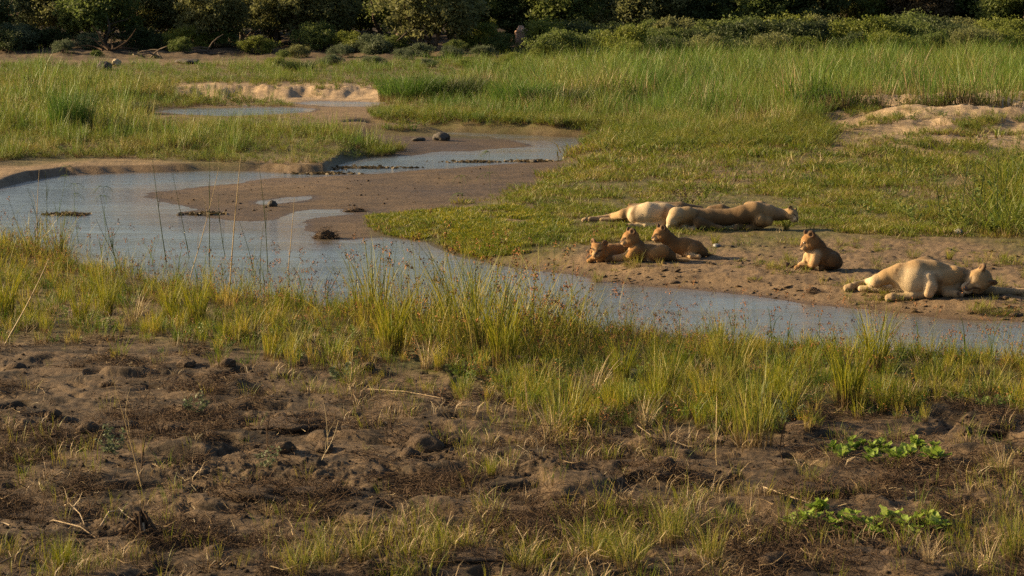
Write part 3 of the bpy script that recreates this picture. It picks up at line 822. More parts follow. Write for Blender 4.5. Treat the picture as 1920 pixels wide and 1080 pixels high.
def build_litter():
    FG = [(-250, 600), (700, 640), (1000, 720), (1440, 760), (2200, 730), (2200, 1120), (-250, 1120)]
    tw = []
    for i in range(4):
        V, F, t, b = twig_geo(16, .16, .0024, .06, 300 + i)
        tw.append((mesh_np('litter', V, F, {'tip': t, 'bv': b}), M_ROOT))
    for i in range(1):
        V, F, t, b = twig_geo(4, .16, .0022, .07, 320 + i)
        tw.append((mesh_np('straw_litter', V, F, {'tip': t, 'bv': b}), M_DRY))
    def d(u, v, X, Y):
        return np.clip(.06 + 1.3 * sstep(.05, .38, fbm(X, Y, 1.2, 4, 261)), 0, 1)
    u, v, X, Y = sample(20000, FG, 61, d, .1)
    scatter('plant_litter', tw, u, v, .5 + .9 * np.random.RandomState(62).rand(len(u)), np.random.RandomState(63).rand(len(u)), 'dead roots, twigs and straw strewn over the foreground mud', None, X, Y, .25)
    dk = [(tuft_mesh('dead_tuft', 22, .09, .07, 1.3, .004, 3, 340 + i, hv=.7, droop=.4), M_ROOT) for i in range(3)]
    u, v, X, Y = sample(7000, FG, 60, d, .1)
    scatter('plant_litter', dk, u, v, .4 + .7 * np.random.RandomState(59).rand(len(u)), np.random.RandomState(58).rand(len(u)) * .6, 'withered brown weeds matted on the foreground mud', None, X, Y, .3)
    cl = [(blob_mesh('crumb', 330 + i, 1, .45, .75), M_CLOD) for i in range(4)]
    def d2(u, v, X, Y):
        return np.clip(.08 + 1.1 * sstep(.0, .4, fbm(X, Y, .7, 3, 263)), 0, 1)
    u, v, X, Y = sample(14000, FG, 64, d2, .1)
    r = np.random.RandomState(65)
    scatter('soil_crumbs', cl, u, v, .007 + .022 * r.rand(len(u)) ** 3 + .006 * r.rand(len(u)), r.rand(len(u)), 'crumbs of dark soil over the foreground mud', None, X, Y, .6)
    LB = [(850, 470), (1100, 470), (1400, 460), (1940, 470), (1940, 605), (1500, 570), (1100, 530), (850, 490)]
    u, v, X, Y = sample(1500, LB, 66, lambda u, v, X, Y: sstep(.1, .5, fbm(X, Y, .6, 3, 266)), .05)
    scatter('soil_crumbs', cl, u, v, .005 + .030 * np.random.RandomState(67).rand(len(u)) ** 4, v * 0 + .5, 'crumbs of earth and dung over the lions bank', None, X, Y, .6)
    fk = [(blob_mesh('crust', 345 + i, 1, .6, .22), M_CRUST) for i in range(3)]
    u, v, X, Y = sample(4200, LB, 71, lambda u, v, X, Y: .15 + sstep(-.05, .3, fbm(X * .6, Y, .7, 3, 267)), .06)
    scatter('soil_crust', fk, u, v, .008 + .055 * np.random.RandomState(72).rand(len(u)) ** 3.5, v * 0 + .5, 'flakes of dark mud crust on the lions bank', None, X, Y, .25)
    BZ = [(280, 370), (400, 346), (640, 330), (1050, 306), (1000, 335), (850, 380), (660, 400), (560, 400), (420, 412)]
    u, v, X, Y = sample(900, BZ, 68, d2, .02)
    scatter('soil_crumbs', cl, u, v, .012 + .035 * np.random.RandomState(69).rand(len(u)) ** 3, v * 0 + .5, 'bits of mud and debris lying on the sand bar', None, X, Y, .6)
build_litter()

# ---------------------------------------------------------------- registering repeats: labels made once all stand
ORD1 = ['first', 'second', 'third', 'fourth', 'fifth', 'sixth', 'seventh', 'eighth', 'ninth', 'tenth', 'eleventh', 'twelfth', 'thirteenth',
        'fourteenth', 'fifteenth', 'sixteenth', 'seventeenth', 'eighteenth', 'nineteenth']
TENS = {2: 'twent', 3: 'thirt', 4: 'fort', 5: 'fift'}
def ordinal(n):
    if n < 20: return ORD1[n - 1]
    t, k = divmod(n, 10)
    return TENS[t] + 'ieth' if k == 0 else TENS[t] + 'y ' + ORD1[k - 1]
REG = {}
def reg(key, o, desc, cat, group):
    REG.setdefault(key, []).append((o, desc, cat, group))
def name_all():
    for key, L in REG.items():
        L.sort(key=lambda t: to_px(t[0].location.x, t[0].location.y, t[0].location.z)[0])
        L = list(L)
        for i, (o, desc, cat, group) in enumerate(L):
            pos = 'leftmost' if i == 0 else ('rightmost' if i == len(L) - 1 else ordinal(i + 1) + ' from the left')
            tag(o, '%s, %s %s' % (desc, pos, key), cat, group)

# ---------------------------------------------------------------- trees and bushes
def crown_mesh(name, W, H, lobes, leaves, size, seed, base=.08, weep=0.):
    r = np.random.RandomState(seed)
    C = []; B = []
    for l in range(lobes):
        a = r.rand() * 6.283; zz = r.rand()
        prof = math.sin(math.pi * min(1, (.22 + .72 * zz))) ** .7
        rad = W * .5 * prof * (.45 + .55 * r.rand())
        lc = np.array([math.cos(a) * rad, math.sin(a) * rad, H * (base + (1 - base) * (.12 + .80 * zz))])
        lr = W * (.13 + .10 * r.rand())
        nb = leaves // lobes
        ncl = 14
        for c in range(ncl):
            d = r.randn(3); d[2] = d[2] * .8 + .25; d /= np.linalg.norm(d)
            cc = lc + d * lr * (.75 + .35 * r.rand()) * np.array([1, 1, .75])
            k = nb // ncl
            p = cc + r.randn(k, 3) * lr * np.array([.24, .24, .17])
            if weep: p[:, 2] -= weep * r.rand(k) ** 2 * H
            C.append(p); B.append(np.full(k, np.clip(.5 + .28 * r.randn(), 0, 1)) + .12 * r.randn(k))
    C = np.concatenate(C); B = np.clip(np.concatenate(B), 0, 1)
    C[:, 2] = np.maximum(C[:, 2], .05)
    V, F = leaf_quads(C, size, r, .2)
    return mesh_np(name, V, F, {'bv': B.repeat(4)}, False)

def trunk_mesh(name, W, H, seed, stems=3, r0=.12):
    r = np.random.RandomState(seed); parts = []
    for s in range(stems):
        a = s * 6.283 / stems + r.rand(); d = np.array([math.cos(a) * .28, math.sin(a) * .28, 1.0])
        p = np.array([math.cos(a) * .08 * W / 3, math.sin(a) * .08 * W / 3, -.12]); pts = [p.copy()]
        for k in range(6):
            d = d + np.array([r.randn() * .22, r.randn() * .22, .05]); d /= np.linalg.norm(d)
            p = p + d * H * .14; pts.append(p.copy())
        parts.append(tube(pts, [r0 * (1 - .8 * t) for t in np.linspace(0, 1, 7)], 6))
        for b in range(5):
            i = r.randint(1, 5); q = pts[i]; e = np.array([r.randn(), r.randn(), .5]); e /= np.linalg.norm(e)
            pp = [q]
            for k in range(3):
                e = e + r.randn(3) * .25; e /= np.linalg.norm(e); pp.append(pp[-1] + e * W * .13)
            parts.append(tube(pp, [r0 * .4, r0 * .3, r0 * .2, r0 * .08], 4))
    V, F, t, b = join_geo(parts)
    return mesh_np(name, V, F, None)

CROWNS = {}
def crown(kind, var):
    k = (kind, var)
    if k not in CROWNS:
        if kind == 'round': CROWNS[k] = (crown_mesh('round_crown', 3.6, 3.3, 30, 15000, .105, 400 + var, .10), trunk_mesh('multi_trunk', 3.4, 3.0, 450 + var))
        if kind == 'tall': CROWNS[k] = (crown_mesh('tall_crown', 3.4, 4.0, 42, 17000, .115, 410 + var, .10), trunk_mesh('tall_trunk', 3.2, 3.5, 460 + var, 2, .16))
        if kind == 'weep': CROWNS[k] = (crown_mesh('weeping_crown', 3.6, 4.2, 32, 15000, .095, 420 + var, .20, .10), trunk_mesh('weeping_trunk', 3.4, 3.8, 470 + var, 2, .14))
        if kind == 'bush': CROWNS[k] = (crown_mesh('bush_crown', 2.3, 1.15, 22, 8000, .062, 430 + var, .0), trunk_mesh('bush_stems', 1.6, .8, 480 + var, 4, .03))
    return CROWNS[k]

def place_tree(name, kind, var, px, Yd, s, mat, sz=1.0, bark=None):
    rx, _ = ray(px, 80)
    X = float(rx * Yd); Z = float(height(np.array([X]), np.array([float(Yd)]))[0])
    e = empty(name, (X, Yd, Z), random.random() * 6.28)
    e.scale = (s, s, s * sz)
    cm, tm = crown(kind, var)
    if len(cm.materials) == 0: cm.materials.append(mat)
    c = ob('crown' if kind != 'bush' else 'foliage', cm, None, e)
    c.material_slots[0].link = 'OBJECT'; c.material_slots[0].material = mat
    if len(tm.materials) == 0: tm.materials.append(bark or M_BARK)
    ob('trunk' if kind != 'bush' else 'stem', tm, None, e)
    return e
MC = {}

def build_trees():
    G = 'trees along the far river bank'
    kindname = {0: 'olive grey bushy tree', 1: 'mid green bushy tree', 2: 'dark green dense tree', 3: 'blue green bushy tree', 4: 'bright green leafy tree', 5: 'brown thin leaved tree'}
    # front row: (px, distance, kind, scale, material)
    front = [(-60, 121, 'round', 1.1, 2), (28, 120, 'weep', 1.0, 3), (105, 122, 'weep', 1.1, 0), (190, 121, 'round', 1.1, 1), (262, 120.5, 'weep', 1.0, 0), (330, 123, 'round', 1.1, 0),
             (395, 121, 'tall', .9, 0), (455, 122, 'weep', .95, 3), (520, 121, 'tall', .95, 0), (590, 122, 'round', 1.15, 0), (655, 122, 'tall', .95, 1), (720, 123, 'weep', .95, 1),
             (808, 119.0, 'round', 1.28, 0), (905, 121, 'weep', 1.0, 1), (968, 123, 'tall', .9, 2), (1060, 124, 'tall', 1.05, 1), (1130, 126, 'round', 1.2, 2), (1212, 121, 'round', 1.15, 0),
             (1300, 124, 'tall', .95, 2), (1375, 125, 'round', 1.2, 2), (1440, 122, 'round', 1.2, 1), (1520, 124, 'tall', 1.0, 2), (1585, 122, 'weep', 1.1, 0), (1655, 123, 'round', 1.2, 1),
             (1720, 124, 'tall', .9, 5), (1775, 122, 'weep', 1.1, 1), (1850, 123, 'tall', 1.0, 2), (1925, 122, 'round', 1.2, 1), (2010, 122, 'round', 1.2, 2)]
    for i, (px, Yd, k, s, m) in enumerate(front):
        t = place_tree('bushy_tree', k, i % (3 if k == 'round' else 2), px, Yd + (-2.5, 2.5, 0)[i % 3], s * (.98 if k != 'tall' else 1.0), M_TREE[m])
        reg('in the front tree row', t, kindname[m], 'tree', G)
    # second, taller and darker row, and a third closing the gaps
    x = -90; i = 0
    r = random.Random(5)
    while x < 2030:
        m = r.choice([0, 1, 2, 2] if x < 900 else [2, 2, 1])
        t = place_tree('tall_tree', 'tall', i % 3, x, 128 + r.random() * 3, 1.0 + .2 * r.random(), M_TREE[m], .85)
        reg('in the second tree row', t, kindname[m].replace('bushy', 'tall'), 'tree', G)
        x += 96 + r.random() * 44; i += 1
    x = -120
    while x < 2060:
        t = place_tree('tall_tree', r.choice(['tall', 'round']), i % 2, x, 136 + r.random() * 5, 1.15 + .2 * r.random(), M_TREE[2], .85)
        reg('in the back tree row', t, 'dark tall tree', 'tree', G)
        x += 66 + r.random() * 30; i += 1
    # understorey bushes on the bank (left, sparse)
    for px, Yd, s, m in [(30, 117, 1.0, 3), (100, 118, .8, 2), (165, 116.5, .7, 3), (118, 113.5, .5, 3), (340, 115, .55, 1), (350, 117.5, .9, 4), (298, 118, .7, 2), (480, 115.5, .7, 4), (590, 117, 1.1, 1), (655, 116, .8, 4),
                         (700, 114.5, .8, 3), (740, 116, .7, 1), (560, 112.5, .5, 0), (855, 114, .45, 1), (905, 117, 1.0, 4), (945, 116, .7, 1), (1060, 118, .6, 4), (640, 112, .5, 3), (788, 112.5, .5, 3), (1005, 113.5, .45, 0), (5, 116, .9, 2), (60, 118, .9, 2), (255, 118.5, .9, 2), (420, 118, .6, 1), (1020, 118, .9, 2), (180, 112, .25, 1), (530, 111, .3, 1)]:
        t = place_tree('round_bush', 'bush', random.randint(0, 2), px, Yd, s, M_TREE[m])
        reg('on the far earth bank', t, {0: 'olive', 1: 'mid green', 2: 'dark', 3: 'grey green', 4: 'bright green'}[m] + ' leafy bush', 'bush', 'bushes on the far earth bank')
    # thick band of scrub on the right
    for row, (Yd, dx, s0) in enumerate([(104, 72, .85), (110, 60, 1.05), (115, 62, 1.15)]):
        x = 1075 - row * 20 + (110 if row == 0 else 0)
        while x < 2020:
            s = s0 * (.75 + .45 * r.random()) * (1 + .12 * (x - 1100) / 800)
            m = r.choice([4, 1, 1, 2, 2, 0])
            t = place_tree('scrub_bush', 'bush', r.randint(0, 2), x, Yd + r.random() * 3 - 1, s, M_TREE[m])
            reg(['in the front scrub row', 'in the middle scrub row', 'in the rear scrub row'][row], t,
                {0: 'olive', 1: 'mid green', 2: 'dark green', 4: 'yellow green'}[m] + ' scrub bush', 'bush', 'scrub bushes on the right bank')
            x += dx * (.75 + .5 * r.random())
    # low grey-green shrubs in the middle distance
    for px, py, s in [(1215, 190, .45), (1420, 172, .5), (1590, 160, .5), (1760, 150, .5), (1330, 150, .5), (1500, 136, .6), (1120, 168, .45), (1880, 165, .45), (1545, 205, .5), (1600, 190, .4), (1260, 220, .35), (845, 108, .55), (760, 112, .5), (905, 104, .5), (960, 118, .45), (1010, 112, .5), (1075, 120, .4), (1120, 112, .55), (1185, 122, .45), (700, 122, .4),
                      (620, 122, .45), (1160, 104, .6), (870, 128, .35), (930, 132, .35), (1050, 136, .35), (800, 126, .35), (515, 124, .4), (1240, 112, .5)]:
        X, Y, Z = hit1(px, py)
        t = place_tree('low_shrub', 'bush', random.randint(0, 2), px, Y, s, M_TREE[random.choice([3, 3, 4])], .8)
        reg('on the far grassland', t, 'low grey green shrub', 'shrub', 'low shrubs on the far grassland')
build_trees()

# ---------------------------------------------------------------- standing clumps, stems, seed heads
def build_clumps():
    # big round clumps of reed on the middle flat
    V, F, t, b = blades(900, 1.0, .95, .55, .016, 3, 500, hv=.3)
    me = mesh_np('reed_clump', V, F, {'tip': t, 'bv': b}); me.materials.append(M_REED)
    V, F, t, b = blades(900, .9, .8, .60, .014, 3, 501, hv=.3)
    me2 = mesh_np('reed_clump', V, F, {'tip': t, 'bv': b}); me2.materials.append(M_DARKG)
    for px, py, sx, sz, m, d in [(770, 186, 1.15, .85, me, 'pale green spreading reed clump'), (850, 188, 1.25, .85, me2, 'dark domed reed clump with dense base'), (1045, 208, 1.2, .72, me2, 'dark low reed clump on bright grass'), (985, 204, 1.0, .82, me, 'pale green tufted reed clump'),
                              (135, 250, .55, 1.0, me, 'tall green reed clump on the left flat'), (560, 133, .8, .45, me2, 'dark small reed clump near the far bank'), (245, 212, .9, .35, me2, 'dark squat reed clump by the left pool')]:
        X, Y, Z = hit1(px, py)
        o = ob('reed_clump', m, None, None, (X, Y, Z)); o.scale = (sx, sx, sz); o.rotation_euler.z = px
        reg('among the round clumps', o, d, 'reeds', 'round reed clumps on the flats')
    # tufts at the edge of the near mud
    tm = []
    for i, (mat, n, h, sp, le) in enumerate([(M_YELLOW, 110, .48, .09, .40), (M_TUSS, 85, .50, .13, .50), (M_TUSS, 80, .36, .14, .8), (M_STRAW, 50, .36, .08, .8)]):
        V, F, t, b = blades(n, h, sp, le, .0065, 4, 510 + i, hv=.4)
        me = mesh_np('grass_tuft', V, F, {'tip': t, 'bv': b}); me.materials.append(mat); tm.append(me)
    T = [(1590, 768, 1.25, 0, 'golden yellow upright'), (1415, 835, 1.35, 1, 'tall green and straw'), (1060, 800, 1.15, 1, 'green coarse bladed'), (1035, 812, .8, 3, 'straw coloured'), (735, 668, 1.3, 0, 'yellow green'),
         (905, 668, 1.9, 1, 'tall dense green'), (945, 690, 1.4, 0, 'yellow upright'), (860, 640, 1.7, 1, 'tall green'), (700, 610, 1.7, 1, 'green leafy'), (1060, 650, 1.5, 2, 'tall spreading green'), (985, 640, 1.8, 2, 'tall loose green'), (790, 640, 1.5, 2, 'tall green leafy'), (60, 480, 1.4, 2, 'dark green'), (110, 490, 1.3, 1, 'dark green'), (1460, 760, 1.0, 0, 'yellow'), (1480, 790, .8, 0, 'golden'),
         (370, 612, 1.1, 0, 'yellow'), (320, 600, .9, 0, 'yellow green'), (200, 590, .9, 0, 'yellow'), (10, 600, 1.2, 0, 'yellow tall'), (470, 630, .9, 2, 'green'), (150, 610, .8, 0, 'yellow short'),
         (1250, 740, 1.0, 1, 'green'), (1330, 760, .9, 2, 'green loose'), (1210, 800, .8, 3, 'dry straw'), (1165, 720, .9, 0, 'yellow green'), (1750, 740, .8, 2, 'green low'), (1850, 745, .9, 2, 'green low'),
         (1370, 720, 1.1, 1, 'green'), (1640, 700, 1.2, 0, 'yellow green'), (1110, 740, 1.0, 3, 'dry pale'), (560, 655, .8, 2, 'green low'), (800, 700, .8, 3, 'dry brown'), (1000, 740, 1.0, 2, 'green'),
         (250, 610, .9, 3, 'dry brown based'), (1700, 760, .6, 3, 'dry short'), (820, 655, 1.2, 2, 'green leaning')]
    for px, py, s, k, d in T:
        X, Y, Z = hit1(px, py)
        o = ob('grass_tussock', tm[k], None, None, (X, Y, Z - .01)); o.scale = (s, s, s); o.rotation_euler.z = px * 1.3
        reg('along the mud edge', o, d + ' grass tuft', 'grass tuft', 'separate tufts along the edge of the foreground mud')
    F2 = [(500, 955, .45, 3, 'dry brown'), (610, 1050, .6, 1, 'green sprouting'), (680, 1060, .6, 1, 'green sprouting'), (1110, 1045, .7, 2, 'green'), (1180, 1075, .7, 2, 'green'), (1260, 1020, .6, 1, 'thin green'),
          (1880, 880, .55, 3, 'dry reddish'), (1905, 1040, .7, 1, 'green'), (1850, 1060, .6, 3, 'dry straw'), (1520, 905, .4, 2, 'small green'), (560, 1080, .6, 2, 'green'), (60, 850, .4, 2, 'green feathery'),
          (920, 890, .35, 0, 'yellow small'), (120, 1075, .5, 0, 'yellow green'), (1330, 1060, .6, 1, 'thin green'), (980, 1070, .5, 2, 'green'), (1740, 1070, .5, 3, 'dry'), (820, 1060, .5, 1, 'thin green')]
    for px, py, s, k, d in F2:
        X, Y, Z = hit1(px, py)
        o = ob('grass_tussock', tm[k], None, None, (X, Y, Z - .01)); o.scale = (s, s, s); o.rotation_euler.z = px * 1.3
        reg('on the foreground mud', o, d + ' grass tuft', 'grass tuft', 'small tufts growing on the foreground mud')
    # tufts on the lions' bank
    for px, py, s, k, d in [(1712, 484, .42, 2, 'fresh green'), (1780, 487, .30, 0, 'yellow green'), (1645, 470, .20, 2, 'low green'), (1340, 460, .36, 0, 'bright yellow green'), (1475, 430, .35, 0, 'small upright'),
                            (1925, 522, .30, 2, 'green'), (1120, 530, .34, 1, 'dark green')]:
        X, Y, Z = hit1(px, py)
        o = ob('grass_tussock', tm[k], None, None, (X, Y, Z - .01)); o.scale = (s * 1.5, s * 1.5, s); o.rotation_euler.z = px
        reg('beside the lions', o, d + ' grass tuft', 'grass tuft', 'tufts on the lions bank')
    # tall stems
    def stem(px, py, tx, ty, rad, mat, head=0, seed=0, bend=.0):
        X, Y, Z = hit1(px, py)
        rx, rz = ray(tx, ty); tX = float(rx * Y); tZ = float(CAM_H + rz * Y)
        r = random.Random(seed)
        top = Vector((tX - X, r.uniform(-.1, .1), tZ - Z))
        side = Vector((r.uniform(-.03, .03), 0, 0)) + Vector((bend, 0, 0))
        n = 7; pts = [top * (i / n) + side * math.sin(math.pi * i / n) for i in range(n + 1)]
        pts[0] = Vector((0, 0, -.02))
        rad = rad * (1.8 if head == 0 else 1.3)
        geo = [tube(pts, [rad * (1 - .65 * i / n) for i in range(n + 1)], 5)]
        V, F, t, b = join_geo(geo)
        me = mesh_np('grass_stalk', V, F, {'tip': .5 + t * .5, 'bv': b}); me.materials.append(mat)
        e = empty({0: 'reed_plant', 1: 'sedge_plant', 2: 'reed_plant', 3: 'plumed_reed'}[head], (X, Y, Z))
        ob('stalk', me, None, e)
        lv = []
        for k in range(3 if head != 2 else 1):
            i = r.randint(1, 4); p = pts[i]
            V, F, t, b = blades(1, .28 + .2 * r.random(), 0, .5, .007, 4, seed * 7 + k, curl=.4, droop=.4)
            V = V + np.array(p)
            me = mesh_np('stem_leaf', V, F, {'tip': .4 + t * .6, 'bv': b}); me.materials.append(mat)
            ob('leaf', me, None, e)
        if head == 1:       # brown sedge seed heads
            for k in range(5):
                V, F, t, b = tube([(0, 0, 0), (0, 0, .012), (0, 0, .024)], [.002, .0075, .002], 5)
                q = pts[-1] + Vector((r.uniform(-.05, .05), r.uniform(-.04, .04), r.uniform(-.05, .02)))
                me = mesh_np('seed_head', V + np.array(q), F, None); me.materials.append(M_SEED)
                ob('seed_head', me, None, e)
        if head == 3:       # drooping panicle
            parts = []
            for k in range(14):
                a = r.uniform(0, 6.28); L = r.uniform(.10, .22)
                q = pts[-1 - (k % 2)]
                pp = [q + Vector((math.cos(a) * L * s, math.sin(a) * L * s, L * (.7 * s - 1.25 * s * s))) for s in (0, .33, .66, 1)]
                parts.append(tube(pp, [.0028, .0025, .002, .0012], 3))
            V, F, t, b = join_geo(parts)
            me = mesh_np('panicle', V, F, {'tip': t * 0 + .8, 'bv': b}); me.materials.append(mat)
            ob('panicle', me, None, e)['kind'] = 'stuff'
        return e
    G = 'tall stems standing in the near bank grass'
    S = [(315, 510, 284, 300, .0050, M_DARKG, 0, 'straight dark green'), (392, 520, 394, 275, .0045, M_DARKG, 0, 'upright dark green'), (430, 545, 452, 293, .0062, M_STRAW, 0, 'thick pale'),
         (358, 500, 325, 325, .0038, M_DARKG, 0, 'thin green'), (503, 530, 486, 300, .0042, M_DARKG, 0, 'curving green'), (538, 530, 553, 370, .0045, M_STRAW, 0, 'pale straw'), (426, 500, 408, 365, .0038, M_DARKG, 0, 'thin green'),
         (481, 540, 448, 415, .0036, M_DARKG, 0, 'leaning dark'), (352, 530, 412, 312, .0042, M_STRAW, 0, 'pale right leaning'), (222, 505, 187, 365, .0038, M_DARKG, 0, 'dark left leaning'), (232, 510, 180, 410, .0034, M_DARKG, 0, 'thin left leaning'),
         (74, 440, 50, 350, .0036, M_DARKG, 0, 'thin green'), (70, 470, 72, 318, .0040, M_STRAW, 0, 'reddish pale'), (87, 450, 86, 320, .0036, M_DARKG, 0, 'upright green'), (104, 430, 128, 312, .0034, M_GRASS, 3, 'drooping headed'),
         (150, 470, 140, 345, .0034, M_GRASS, 3, 'drooping headed'), (200, 470, 196, 350, .0032, M_GRASS, 3, 'drooping headed'), (45, 455, 15, 372, .0034, M_DARKG, 1, 'seeded thin'), (6, 648, 92, 485, .0075, M_STRAW, 2, 'thick bent dry'),
         (490, 560, 494, 420, .0034, M_DARKG, 0, 'thin upright'), (870, 560, 866, 330, .0030, M_GRASS, 3, 'very thin pale topped'), (920, 560, 918, 285, .0030, M_GRASS, 3, 'very thin tall'), (1035, 560, 1036, 345, .0034, M_GRASS, 3, 'thin feathery topped'),
         (705, 600, 686, 450, .0045, M_TUSS, 0, 'leafy green'), (690, 590, 712, 470, .0042, M_TUSS, 0, 'leafy green'), (740, 600, 762, 500, .0040, M_TUSS, 0, 'leafy green'), (930, 620, 938, 460, .0040, M_TUSS, 0, 'leafy green'),
         (960, 620, 985, 445, .0040, M_TUSS, 0, 'leafy green'), (1000, 610, 1012, 470, .0040, M_TUSS, 0, 'leafy green'), (860, 600, 838, 470, .0040, M_TUSS, 0, 'leafy green'), (880, 600, 900, 470, .0040, M_TUSS, 0, 'leafy green'),
         (1070, 610, 1076, 490, .0040, M_TUSS, 0, 'leafy green'), (1085, 600, 1060, 510, .0036, M_TUSS, 0, 'leafy green'), (600, 560, 640, 500, .0032, M_ROOT, 0, 'dead forked'), (590, 560, 655, 520, .0030, M_ROOT, 0, 'dead forked')]
    r = random.Random(3)
    for k in range(58):     # brown-headed sedges along the water edge
        if k < 26:
            px = 170 + (k * 17.3) % 560 + r.uniform(-9, 9); by = 505 + (px - 170) * .18
        else:
            px = 780 + (k * 41.7) % 1090 + r.uniform(-12, 12); by = 600 + (px - 780) * .085
        h = r.uniform(45, 88)
        S.append((px, by + r.uniform(0, 14), px + r.uniform(-16, 16), by - h * .9, .0026, M_GRASS, 1, r.choice(['brown headed sedge', 'rusty headed sedge', 'slender seeded'])))
    for i, (px, py, tx, ty, rad, mat, hd, d) in enumerate(S):
        o = stem(px, py, tx, ty, rad, mat, hd, 600 + i)
        if hd == 1: reg('by the near waterline', o, d + (' stem' if 'sedge' not in d else ''), 'sedge stem', 'brown headed sedges on the near bank')
        else: reg('on the near bank', o, d + ' stem', 'grass stem', G)
    for i, (px, py, tx, ty) in enumerate([(1652, 335, 1655, 262), (1668, 330, 1660, 270), (1690, 340, 1694, 270), (1700, 335, 1702, 262), (1764, 420, 1757, 310), (1790, 425, 1770, 320), (1798, 420, 1815, 290), (1818, 420, 1828, 300),
                                          (1845, 415, 1842, 330), (1870, 420, 1874, 270), (1880, 400, 1892, 310), (1835, 400, 1850, 300), (1860, 390, 1868, 300), (1900, 380, 1912, 300), (1716, 325, 1752, 298), (1806, 380, 1822, 285)]):
        o = stem(px, py, tx, ty, .0050, M_DARKG, 0, 700 + i)
        reg('behind the right lioness', o, r.choice(['thin dark', 'bare green', 'slender dark']) + ' stalk', 'reed stalk', 'bare stalks behind the right hand lioness')
    for i, (px, py, tx, ty) in enumerate([(268, 915, 208, 690), (262, 905, 284, 640), (602, 868, 634, 790), (500, 850, 500, 790), (655, 720, 660, 640), (736, 820, 738, 745), (1000, 790, 985, 700), (1170, 960, 1150, 900), (1345, 870, 1352, 800), (1470, 880, 1450, 820)]):
        o = stem(px, py, tx, ty, .0032, M_STRAW if i % 2 == 0 else M_ROOT, 0, 730 + i)
        reg('rising from foreground mud', o, ['pale thin', 'brown thin'][i % 2] + ' stem', 'dry stem', 'dry stems rising from the foreground mud')
    # bushy herb behind the two sleeping lionesses
    for px, py, s, m in [(1290, 388, .42, 5), (1318, 380, .30, 4), (1895, 430, .38, 4), (1860, 440, .25, 4), (370, 470, .0, 4)]:
        if s <= 0: continue
        X, Y, Z = hit1(px, py)
        t = ob('leafy_herb', herb_mesh('leafy_herb', int(px), 420, s * 1.1, s * .55, .022), M_TREE[m], None, (X, Y, Z))
        reg('on the flat behind the lions', t, {5: 'rusty twiggy', 4: 'bright green'}[m] + ' herb', 'herb', 'leafy herbs on the flat')
    # forbs in the foreground
    for px, py, s, d in [(210, 860, .16, 'grey green forb beside the pale foreground stem'), (500, 870, .14, 'small grey leaved forb above the dark root tangle'), (370, 775, .15, 'dark leaved forb by the left hollow'),
                         (1480, 795, .12, 'grey green forb behind the upper leafy patch'), (640, 715, .14, 'fresh green forb at the mud edge')]:
        X, Y, Z = hit1(px, py)
        o = ob('small_forb', herb_mesh('small_forb', int(px), 240, s * 1.5, .10, .020), M_TREE[3], None, (X, Y, Z))
        tag(o, d, 'forb')
build_clumps()

# ---------------------------------------------------------------- broad leaved plants on the mud
def leaf_mesh(seed):
    r = np.random.RandomState(seed)
    V = []; F = []
    n = 6
    for i in range(n + 1):
        t = i / n; w = .030 * math.sin(math.pi * min(.93, .12 + t * .88)) ** .8 * (1.15 if t > .4 else .8)
        z = .085 * t - .03 * t * t; y = .075 * t ** 1.3
        wv = .004 * math.sin(t * 11 + seed)
        V += [(-w, y, z + .010 + wv), (0, y, z), (w, y, z + .010 - wv)]
    for i in range(n):
        for k in range(2):
            a = i * 3 + k
            F.append((a, a + 1, a + 4, a + 3))
    return mesh_np('broad_leaf', np.array(V), np.array(F), {'bv': np.full(len(V), r.rand())})
def build_leafy():
    L = [leaf_mesh(i) for i in range(5)]
    for m in L: m.materials.append(M_LETT)
    r = random.Random(11)
    spots = []
    for k in range(26): spots.append((1562 + k * 7.8 + r.uniform(-6, 6), 846 + 12 * math.sin(k * .9) + r.uniform(-10, 10) + k * .3, 'upper'))
    for k in range(32): spots.append((1480 + k * 9.0 + r.uniform(-6, 6), 982 + 10 * math.sin(k * .8) + r.uniform(-10, 10), 'lower'))
    for px, py, w in spots:
        X, Y, Z = hit1(px, py)
        e = empty('leafy_plant', (X, Y, Z), r.random() * 6.28, r.uniform(.75, 1.35))
        for q in range(9):
            o = ob('leaf', r.choice(L), None, e)
            o.rotation_euler = (r.uniform(-.35, .55), r.uniform(-.2, .2), q * .7 + r.uniform(-.25, .25)); s = r.uniform(.7, 1.2); o.scale = (s, s, s)
        reg('in the %s leafy patch' % w, e, 'fresh green broad leaved plant', 'leafy plant', 'broad leaved plants in the %s patch' % w)
build_leafy()

